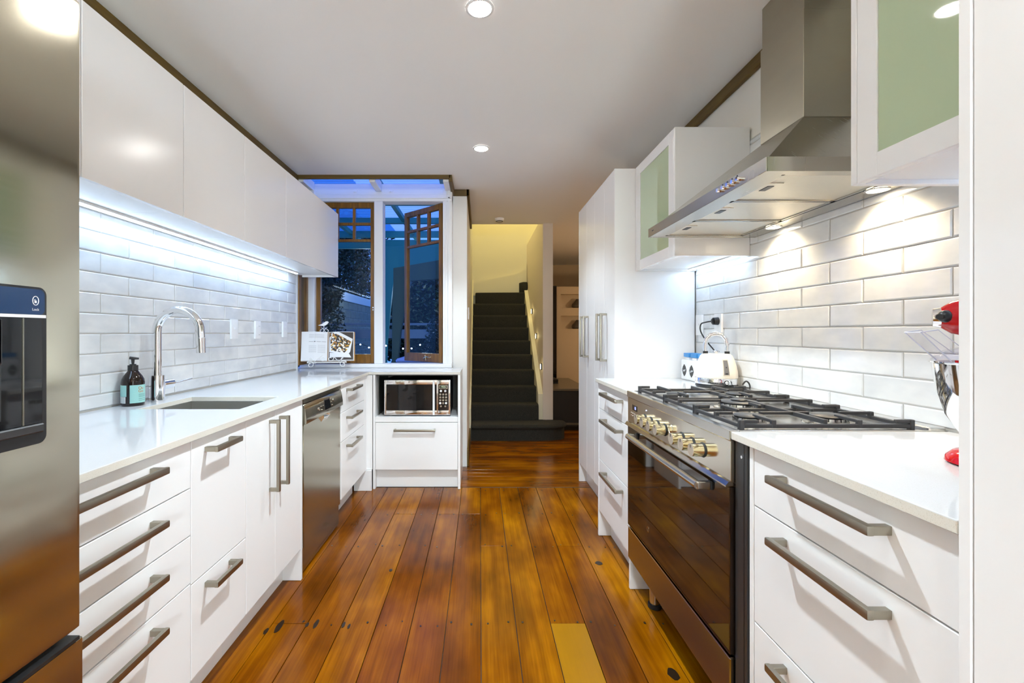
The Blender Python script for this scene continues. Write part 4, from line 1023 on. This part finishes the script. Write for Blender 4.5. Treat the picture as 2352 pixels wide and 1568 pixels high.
# ------------------------------------------------------------------ stand mixer
mx = thing('stand_mixer', 'red stand mixer with polished steel bowl and clear pouring shield', 'mixer', (1.04, .9, .9305))
bxc, byc = 1.043, .907
dirv = Vector((-.75, .66, 0)).normalized(); side = Vector((dirv.y, -dirv.x, 0))
bl = B(); ring_lo = []
def oval(z, f, ccx, ccy, la, lb):
    return [(ccx + dirv.x * la * f * math.cos(a) + side.x * lb * f * math.sin(a), ccy + dirv.y * la * f * math.cos(a) + side.y * lb * f * math.sin(a), z) for a in [2 * PI * k / 36 for k in range(36)]]
ccx, ccy = bxc - dirv.x * .075, byc - dirv.y * .075
prev = None
for z, f in ((.9305, .96), (.934, 1.0), (.944, .99), (.955, .92), (.963, .72), (.966, .40), (.967, .02)):
    cur = [bl.bm.verts.new(p) for p in oval(z, f, ccx, ccy, .158, .10)]
    if prev:
        for k in range(36): bl.bm.faces.new((prev[k], prev[(k + 1) % 36], cur[(k + 1) % 36], cur[k]))
    prev = cur
bl.done('base', 'red', mx, True)
px, py = bxc - dirv.x * .150, byc - dirv.y * .150
B().cyl((px, py, .955), (px + dirv.x * .01, py + dirv.y * .01, 1.21), .043, .040, 24).done('column', 'red', mx, True)
hp = [(px + dirv.x * q_, py + dirv.y * q_) for q_ in (-.02, .0, .08, .17, .222, .242)]
B().tube([(p[0], p[1], 1.232) for p in hp], [.03, .044, .055, .048, .034, .018], 24).done('head', 'red', mx, True)
ex, ey = px + dirv.x * .242, py + dirv.y * .242
B().cyl((ex - dirv.x * .006, ey - dirv.y * .006, 1.232), (ex + dirv.x * .008, ey + dirv.y * .008, 1.232), .022, .019, 20).done('hub', 'chrome', mx, True)
B().sphere((ex - side.x * .024 - dirv.x * .01, ey - side.y * .024 - dirv.y * .01, 1.234), .013, 14).cyl((ex - side.x * .02, ey - side.y * .02, 1.234), (ex - side.x * .042, ey - side.y * .042, 1.233), .006, seg=12).done('attachment_knob', 'black', mx, True)
B().lathe([(0, .972), (.035, .972), (.040, .978), (.062, .995), (.082, 1.03), (.095, 1.075), (.101, 1.125), (.102, 1.136), (.108, 1.139), (.108, 1.141), (.100, 1.139), (.098, 1.12), (.09, 1.07), (.075, 1.03), (.055, 1.0), (0, .985)], (bxc, byc, 0), 48).done('bowl', 'chrome', mx, True)
B().lathe([(.104, 1.1425), (.100, 1.150), (.085, 1.163), (.06, 1.170), (.055, 1.170), (.08, 1.161), (.098, 1.149), (.102, 1.1425)], (bxc, byc, 0), 40).done('pouring_shield', 'bluepanel', mx, True)
bl = B()
q0 = Vector((bxc, byc, 1.143)) + Vector((-.098, .02, 0)); q1 = q0 + Vector((-.052, .012, .058)); wd = Vector((.02, .05, 0))
for a, c_ in (((q0 - wd * .5), (q1 - wd * .6)),):
    bl.quad(q0 - wd * .5, q0 + wd * .5, q1 + wd * .6, q1 - wd * .6)
    bl.quad(q0 - wd * .5, q1 - wd * .6, q1 - wd * .6 + Vector((.035, 0, .005)), q0 - wd * .5 + Vector((.04, 0, .012)))
    bl.quad(q0 + wd * .5, q1 + wd * .6, q1 + wd * .6 + Vector((.035, 0, .005)), q0 + wd * .5 + Vector((.04, 0, .012)))
g = bmesh.ops.solidify(bl.bm, geom=bl.bm.faces[:], thickness=.0025)
bl.done('pouring_chute', 'bluepanel', mx)
e0, e1, e2, e3 = q0 - wd * .5, q1 - wd * .6, q1 + wd * .6, q0 + wd * .5
s1, s2 = e1 + Vector((.035, 0, .005)), e2 + Vector((.035, 0, .005))
B().tube([e0, e1, e2, e3], .0012, 6).tube([e1, s1], .001, 6).tube([e2, s2], .001, 6).tube([s1, e0 + Vector((.04, 0, .012))], .0008, 6).tube([s2, e3 + Vector((.04, 0, .012))], .0008, 6).done('chute_edge', 'plasticedge', mx, True)

# ------------------------------------------------------------------ downlights and smoke alarm
def downlight(x, y, label, pw=P_DOWN):
    t_ = thing('downlight', label, 'ceiling light', (x, y, ZC), 'ceiling downlights')
    B().lathe([(.046, ZC - .001), (.056, ZC - .001), (.056, ZC - .004), (.046, ZC - .006)], (x, y, 0), 28).done('trim_ring', 'plate', t_, True)
    B().cyl((x, y, ZC - .0045), (x, y, ZC - .0005), .046, seg=28).done('lens', 'bulb', t_)
    light('SPOT', 'lamp_light', (x, y, ZC - .03), pw, WARM, t_, .035, spot=1.85, blend=.55)
    return t_
downlight(0, 1.793, 'round ceiling downlight above the cooker, nearest the top edge', P_DOWN * 1.75)
downlight(.01, 3.155, 'round ceiling downlight nearest the stairs', P_DOWN * .75)
downlight(0, .43, 'round ceiling downlight above the camera', P_DOWN * .1)
downlight(-.1, -1.2, 'added round ceiling downlight behind the camera, unseen, for bounce fill', P_DOWN)  # unseen downlight added behind the camera for bounce light
for i, (lx, ly, lz, lp, lb) in enumerate(((0, -1.4, 2.2, 150, 'added high globe fill lamp behind the camera, unseen'), (.5, -2.3, 1.35, 1150, 'added low globe fill lamp farther behind the camera, unseen'))):  # unseen lamps added behind the camera as fill light
    pd = thing('fill_pendant', lb, 'ceiling light', (lx, ly, lz), 'added globe fill lamps behind the camera')
    B().sphere((lx, ly, lz), .13, 20).done('globe', 'globe', pd, True)
    B().cyl((lx, ly, lz + .13), (lx, ly, ZC - .001), .006, seg=8).done('flex', 'black', pd)
    light('POINT', 'lamp_light', (lx, ly, lz), lp, (.76, .905, 1.0), pd, .135)
sm = thing('smoke_alarm', 'small round white smoke alarm on the ceiling before the stairs', 'smoke alarm', (.22, 5.10, ZC))
B().lathe([(0, ZC - .034), (.03, ZC - .034), (.045, ZC - .026), (.052, ZC - .012), (.054, ZC - .001), (0, ZC - .001)], (.22, 5.10, 0), 28).done('cover', 'plate', sm, True)
B().lathe([(.036, ZC - .036), (.042, ZC - .031), (.04, ZC - .030), (.034, ZC - .034)], (.22, 5.10, 0), 24).done('grille', 'iron', sm, True)

# ------------------------------------------------------------------ stairs
st = thing('staircase', 'straight flight of stairs covered in charcoal carpet', 'staircase', (.29, 5.3, 0))
RS, XA, XB = .182, -.0985, .685
pl = [(XA, 5.34), (XA, 5.045), (.70, 5.045), (.82, 5.06), (.92, 5.11), (.965, 5.19), (.965, 5.34)]
B().prism(pl, 'z', .001, .135).done('riser', 'carpet', st)
pl = [(XA, 5.33), (XA, 5.02), (.70, 5.02), (.83, 5.035), (.945, 5.09), (.995, 5.19), (.985, 5.30), (.93, 5.33)]
B().prism(pl, 'z', .130, RS, .018).done('step', 'carpet', st, True)
for i in range(2, 10):
    y = 5.30 + .22 * (i - 2)
    poly = [(y, RS * (i - 1) - .02), (y - .004, RS * i - .03), (y + .000, RS * i - .012), (y + .012, RS * i - .001), (y + .03, RS * i), (y + .30, RS * i), (y + .30, RS * (i - 1) - .02)]
    B().prism(poly, 'x', XA, XB).done('step', 'carpet', st, True)
pl = [(XA + .03, 7.03), (XA + .03, 7.155), (.735, 7.155), (.735, 6.97), (XB, 6.97)]
B().prism(pl, 'z', RS * 9 - .02, RS * 10, .012).done('step', 'carpet', st, True)
B().prism([(.60, 7.155), (.735, 7.155), (.735, 7.0), (.66, 7.0)], 'z', RS * 10, RS * 11 - .02, .01).done('step', 'carpet', st, True)
# skirtings along the flight
def stringer(x0, x1, pts_, nm):
    return struct(nm, B().prism(pts_, 'x', x0, x1), 'stairwall')
sl = RS / .22
yy0, yy1 = 5.335, 6.93
struct('trim_7', B().prism([(yy0, RS + .001), (yy0, .30 + RS), (yy1, .30 + RS + (yy1 - yy0) * sl), (yy1 + .25, RS * 9 + .35), (7.15, RS * 9 + .35), (7.15, RS * 9), (yy1, RS * 8)], 'x', .686, .739), 'stairwall')
struct('trim_8', B().prism([(5.03, .0), (5.03, .36), (5.3, .50), (7.15, .50 + 1.85 * sl), (7.15, 1.0), (6, .5)], 'x', -.1149, -.099), 'stairwall')
struct('trim_9', B().prism([(-.11, 1.78), (-.11, 1.99), (.62, 2.13), (.735, 2.28), (.735, 1.78)], 'y', 7.118, 7.159), 'stairwall')
for i, (yy, zz) in enumerate(((6.36, 1.50), (5.86, 1.157), (5.385, .80))):
    t_ = thing('step_light', ['small glowing step light highest up the stair wall', 'small glowing step light in the middle of the stair wall', 'small glowing step light lowest on the stair wall'][i], 'wall light', (.738, yy, zz), 'step lights on the stair wall')
    B().box(.722, .7395, yy - .010, yy + .010, zz - .038, zz + .038, .002).done('bracket', 'black', t_)
    B().box(.716, .7215, yy - .009, yy + .009, zz - .030, zz + .030, .003).done('lens', 'steplight', t_)
    light('POINT', 'glow', (.69, yy, zz), .10, (1, .80, .36), t_, .03)
sw = thing('wall_switch', 'narrow white switch plate on the hall wall beside the stairs', 'switch', (-.112, 4.5, 1.38))
B().box(-.1148, -.104, 4.46, 4.53, 1.33, 1.45, .002).done('plate', 'plate', sw)
B().box(-.104, -.101, 4.485, 4.505, 1.38, 1.40).done('switch', 'plate', sw)
sk2 = struct('baseboard_hall', B().box(-.1149, -.10, 4.09, 5.02, .001, .15, .002), 'trim')
sl_t = thing('stairwell_light', 'pendant globe lighting the stairwell from above, out of view', 'ceiling light', (.35, 6.6, 4.3))
B().sphere((.35, 6.6, 4.3), .10, 16).done('globe', 'steplight', sl_t, True)
B().cyl((.35, 6.6, 4.39), (.35, 6.6, 4.6), .006, seg=8).done('flex', 'black', sl_t)
light('POINT', 'lamp_light', (.35, 6.4, 3.9), 14, (1.0, .85, .42), sl_t, .12)

# living room furniture glimpsed past the stairs
cu = thing('low_cabinet', 'low dark cabinet with a grey top beyond the stairs', 'cabinet', (1.1, 6.2, 0))
B().box(.885, 1.336, 5.56, 6.86, .05, .49, .004).done('body', 'darkunit', cu)
B().box(.878, 1.342, 5.548, 6.87, .491, .517, .003).done('top', 'unittop', cu)
B().box(.89, 1.33, 5.553, 5.565, .075, .10).done('base_rail', 'unittop', cu)
B().box(.90, 1.32, 5.62, 6.80, .001, .05).done('plinth', 'black', cu)
bxo = thing('media_box', 'small black box on the low dark cabinet', 'box', (.99, 6.2, .5175))
B().box(.90, 1.055, 6.12, 6.42, .5175, .575, .004).done('case', 'black', bxo)
B().box(.905, 1.05, 6.117, 6.1202, .54, .56).done('front_panel', 'blackgloss', bxo)
tv = thing('television', 'thin black television seen edge-on on the beige wall past the stairs', 'television', (1.13, 7.2, 1.5))
B().box(.90, 1.222, 7.225, 7.265, .46, 1.945, .004).done('case', 'black', tv)
B().box(.91, 1.212, 7.2225, 7.2252, .475, 1.93).done('screen', 'blackgloss', tv)
B().box(.95, 1.05, 7.266, 7.299, 1.3, 1.6).done('wall_mount', 'iron', tv)
for i, z in enumerate((1.60, 1.263)):
    v_ = thing('vase', ['grey pear-shaped vase in the upper wall niche', 'grey pear-shaped vase in the lower wall niche'][i], 'vase', (1.585, 7.37, z), 'vases in the wall niches')
    zb = z + .0005
    B().lathe([(0, 0), (.07, 0), (.092, .012), (.098, .035), (.088, .065), (.060, .095), (.038, .122), (.026, .138), (.022, .138), (.03, .12), (0, .1)], (1.585, 7.37, zb), 28).done('body', 'vase', v_, True)
    B().lathe([(.023, .137), (.029, .140), (.027, .144), (.021, .141)], (1.585, 7.37, zb), 20).done('lip', 'vase', v_, True)
lv = thing('living_lamp', 'shaded floor lamp in the living room, out of view behind the pantry', 'lamp', (3.0, 6.0, 0))
B().cyl((3, 6, .001), (3, 6, .02), .14).done('base', 'iron', lv, True)
B().cyl((3, 6, .02), (3, 6, 1.35), .012).done('pole', 'iron', lv, True)
B().lathe([(.17, 1.3), (.12, 1.58), (.118, 1.58), (.168, 1.3)], (3, 6, 0), 28).done('shade', 'paper', lv, True)
light('POINT', 'lamp_light', (2.9, 5.6, 1.45), 15, (1.0, .76, .46), lv, .06)

# ------------------------------------------------------------------ outside at dusk
struct('ground_patio', B().box(-8, -.25, 4.07, 14, -.25, -.05), 'decks')
# covered terrace roof
pg = thing('pergola', 'teal painted timber terrace roof with clear corrugated sheets outside the window', 'pergola', (-1.2, 5.5, 0))
for yy, za, zb in ((4.6, 2.84, 2.94), (5.9, 2.85, 2.94), (6.9, 2.85, 2.94), (7.8, 2.83, 2.94), (8.35, 2.74, 2.90)):
    B().box(-4.2, -.3, yy - .03, yy + .03, za, zb, .004).done('purlin', 'tealtimber', pg)
for xx in (-3.9, -3.0, -2.2, -1.15, -.42):
    B().box(xx - .03, xx + .03, 4.12, 8.3, 2.875, 2.9395, .003).done('rafter', 'tealtimber', pg)
for x0, x1, m_, nm in ((-1.45, -.3, 'corrug', 'clear_roof_sheet'), (-4.2, -1.4505, 'corrugblue', 'tinted_roof_sheet')):
    bl = B(); ny = 180; va_ = []
    for k in range(ny + 1):
        yy = 4.1 + 4.2 * k / ny; zz = 2.955 + .012 * math.sin(2 * PI * (yy / .094)); va_.append((bl.bm.verts.new((x0, yy, zz)), bl.bm.verts.new((x1, yy, zz))))
    for a, c_ in zip(va_[:-1], va_[1:]): bl.bm.faces.new((a[0], a[1], c_[1], c_[0]))
    bl.done(nm, m_, pg, True)
def facepts(pts_, yy): return [((u - 1102) / 1045 * yy, 1.2 + (764 - v) / 1045 * yy) for u, v in pts_]
# painted end frame: tapering post under a deep beam, and the arched brace in front, coloured darker as unlit
B().prism([(-1.73, 2.64), (-.62, 2.64), (-.62, 2.39), (-1.43, 2.28), (-1.43, 2.10), (-1.47, 1.81), (-1.54, 1.08), (-1.58, -.05), (-1.73, -.05)], 'y', 7.58, 7.66, .004).done('end_frame', 'tealtimber', pg)
B().prism([(-1.15, 2.06), (-.53, 2.17), (-.53, 1.92), (-.92, 1.89), (-.975, 1.63), (-1.05, 1.22), (-1.09, .81), (-1.10, -.05), (-1.175, -.05), (-1.165, 1.63), (-1.15, 1.86)], 'y', 6.05, 6.13, .003).done('arched_brace', 'unlitteal', pg)
# block retaining wall
bw = thing('block_wall', 'pale concrete block retaining wall running along the terrace', 'wall', (-3.35, 12, 0))
for r_ in range(8):
    for k in range(13):
        yy = 9.6 + .42 * k + (.21 if r_ % 2 else 0)
        B().box(-3.4, -3.2, yy + .005, yy + .415, .35 + .2 * r_ + .005, .35 + .2 * r_ + .195, .006).done('block', 'block', bw)
B().box(-3.38, -3.215, 9.6, 15.2, -.05, 1.945).done('mortar', 'grout', bw)
B().box(-3.42, -3.18, 9.55, 15.3, 1.955, 2.16, .006).done('cap', 'blockcap', bw)
ra = thing('terrace_rail', 'pale metal rail running across the terrace', 'railing', (-1.0, 8.0, 0))
B().box(-3.0, -.3, 7.98, 8.02, 1.33, 1.37, .004).done('top_rail', 'rail', ra)
B().box(-3.0, -.3, 7.99, 8.01, 1.10, 1.26, .003).done('lower_rail', 'rail', ra)
for xx in (-2.9, -1.9, -.9): B().box(xx - .02, xx + .02, 7.985, 8.015, -.05, 1.33).done('post', 'rail', ra)
def foliage(bl, c, rad, n, size, seed):
    r_ = random.Random(seed)
    for _ in range(n):
        while True:
            p = Vector((r_.uniform(-1, 1), r_.uniform(-1, 1), r_.uniform(-1, 1)))
            if .25 < p.length < 1: break
        p = Vector((c[0] + p.x * rad[0], c[1] + p.y * rad[1], c[2] + p.z * rad[2]))
        d_ = Vector((r_.uniform(-1, 1), r_.uniform(-1, 1), r_.uniform(-.8, .5))).normalized(); u = d_.orthogonal().normalized(); s_ = size * r_.uniform(.6, 1.3)
        u = Matrix.Rotation(r_.uniform(0, 6.28), 3, d_) @ u
        bl.quad(p - d_ * s_, p + u * s_ * .42, p + d_ * s_, p - u * s_ * .42)
def tree(name, label, x, y, h, crowns, n, size, seed, trunk=.1, cat='tree', base=-.05):
    t_ = thing(name, label, cat, (x, y, base))
    bl = B().tube([(x, y, base), (x + .05, y, base + h * .4), (x - .03, y, base + h * .8)], [trunk, trunk * .7, trunk * .3], 8)
    for k in range(5): bl.tube([(x, y, base + h * (.35 + .08 * k)), (x + math.cos(k * 1.9) * h * .22, y + math.sin(k * 1.9) * h * .2, base + h * (.6 + .09 * k))], [trunk * .4, trunk * .1], 6)
    bl.done('trunk', 'bark', t_, True)
    bl = B()
    for c, rad in crowns: foliage(bl, c, rad, n, size, seed); seed += 1
    bl.done('foliage', 'leaf', t_, kind='stuff'); return t_
tree('tree', 'dark leafy tree behind the block wall, seen through the left casement', -5.0, 14.0, 5.5, [((-4.3, 14.0, 3.0), (1.0, .8, 1.2)), ((-5.1, 14.0, 3.2), (1.1, .8, 1.3)), ((-4.6, 14.2, 4.2), (1.3, .8, .9)), ((-3.6, 15.6, 3.3), (1.1, .6, 1.5))], 5200, .065, 11)
tree('tree', 'dark tree seen through the open casement', -1.2, 9.9, 2.4, [((-1.25, 9.9, 1.8), (.9, .6, .9)), ((-1.2, 9.9, .9), (.85, .5, .7)), ((-1.5, 9.9, 1.2), (.7, .5, .9)), ((-1.0, 10.2, 2.1), (.75, .4, .7))], 4500, .055, 31)
tree('climbing_plant', 'dense dark climbing plant beside the left bay window', -2.62, 7.2, 2.0, [((-2.55, 7.2, 1.3), (.42, .3, .7)), ((-2.6, 7.2, .7), (.40, .3, .6)), ((-2.5, 7.2, 1.85), (.35, .3, .35))], 3000, .035, 51, .03, 'plant')
tree('shrub', 'leafy shrub outside below the open casement', -.62, 7.1, 1.2, [((-.62, 7.1, 1.1), (.24, .25, .42)), ((-.60, 7.1, .85), (.27, .25, .3))], 1500, .03, 71, .02, 'shrub')
sp = thing('spa_cover', 'pale blue covered spa outside the open casement', 'spa', (-.65, 5.7, 0))
B().box(-.96, -.34, 5.3, 6.02, -.05, .84, .02).done('cabinet', 'tealtimber', sp)
B().box(-.98, -.32, 5.28, 6.035, .845, .90, .02).done('cover', mat('spa_vinyl', (0.30, 0.38, 0.62), 0.4), sp)
for k in range(6): B().box(-.93 + .095 * k, -.92 + .095 * k, 5.294, 5.3, 0, .83).done('cladding_groove', 'decks', sp)
fs = thing('fairy_lights', 'string of small white fairy lights outside', 'lights', (-1.5, 7.47, .95))
fpts = [(-2.1 + .14 * k, 7.47, .98 + .04 * math.sin(k * 1.7)) for k in range(11)]
B().tube(fpts, .004, 5).done('wire', 'black', fs)
for p in fpts: B().sphere((p[0], p[1], p[2] - .012), .013, 8).done('bulb', 'fairy', fs)
gl = thing('garden_light', 'small garden spotlight washing the block wall', 'garden light', (-2.6, 9.0, 0))
B().cyl((-2.6, 9.0, -.05), (-2.6, 9.0, .2), .02).done('stake', 'iron', gl, True)
B().cyl((-2.6, 9.0, .2), (-2.6, 9.08, .3), .05).done('lamp_head', 'iron', gl, True)
light('POINT', 'lamp_light', (-2.5, 10.0, 2.6), 22, (.70, .86, 1.0), gl, .05)
light('POINT', 'lamp_light', (-1.0, 8.6, 1.9), 7, (.60, .80, 1.0), gl, .05)  # second lamp without a fixture, added to brighten the dark tree
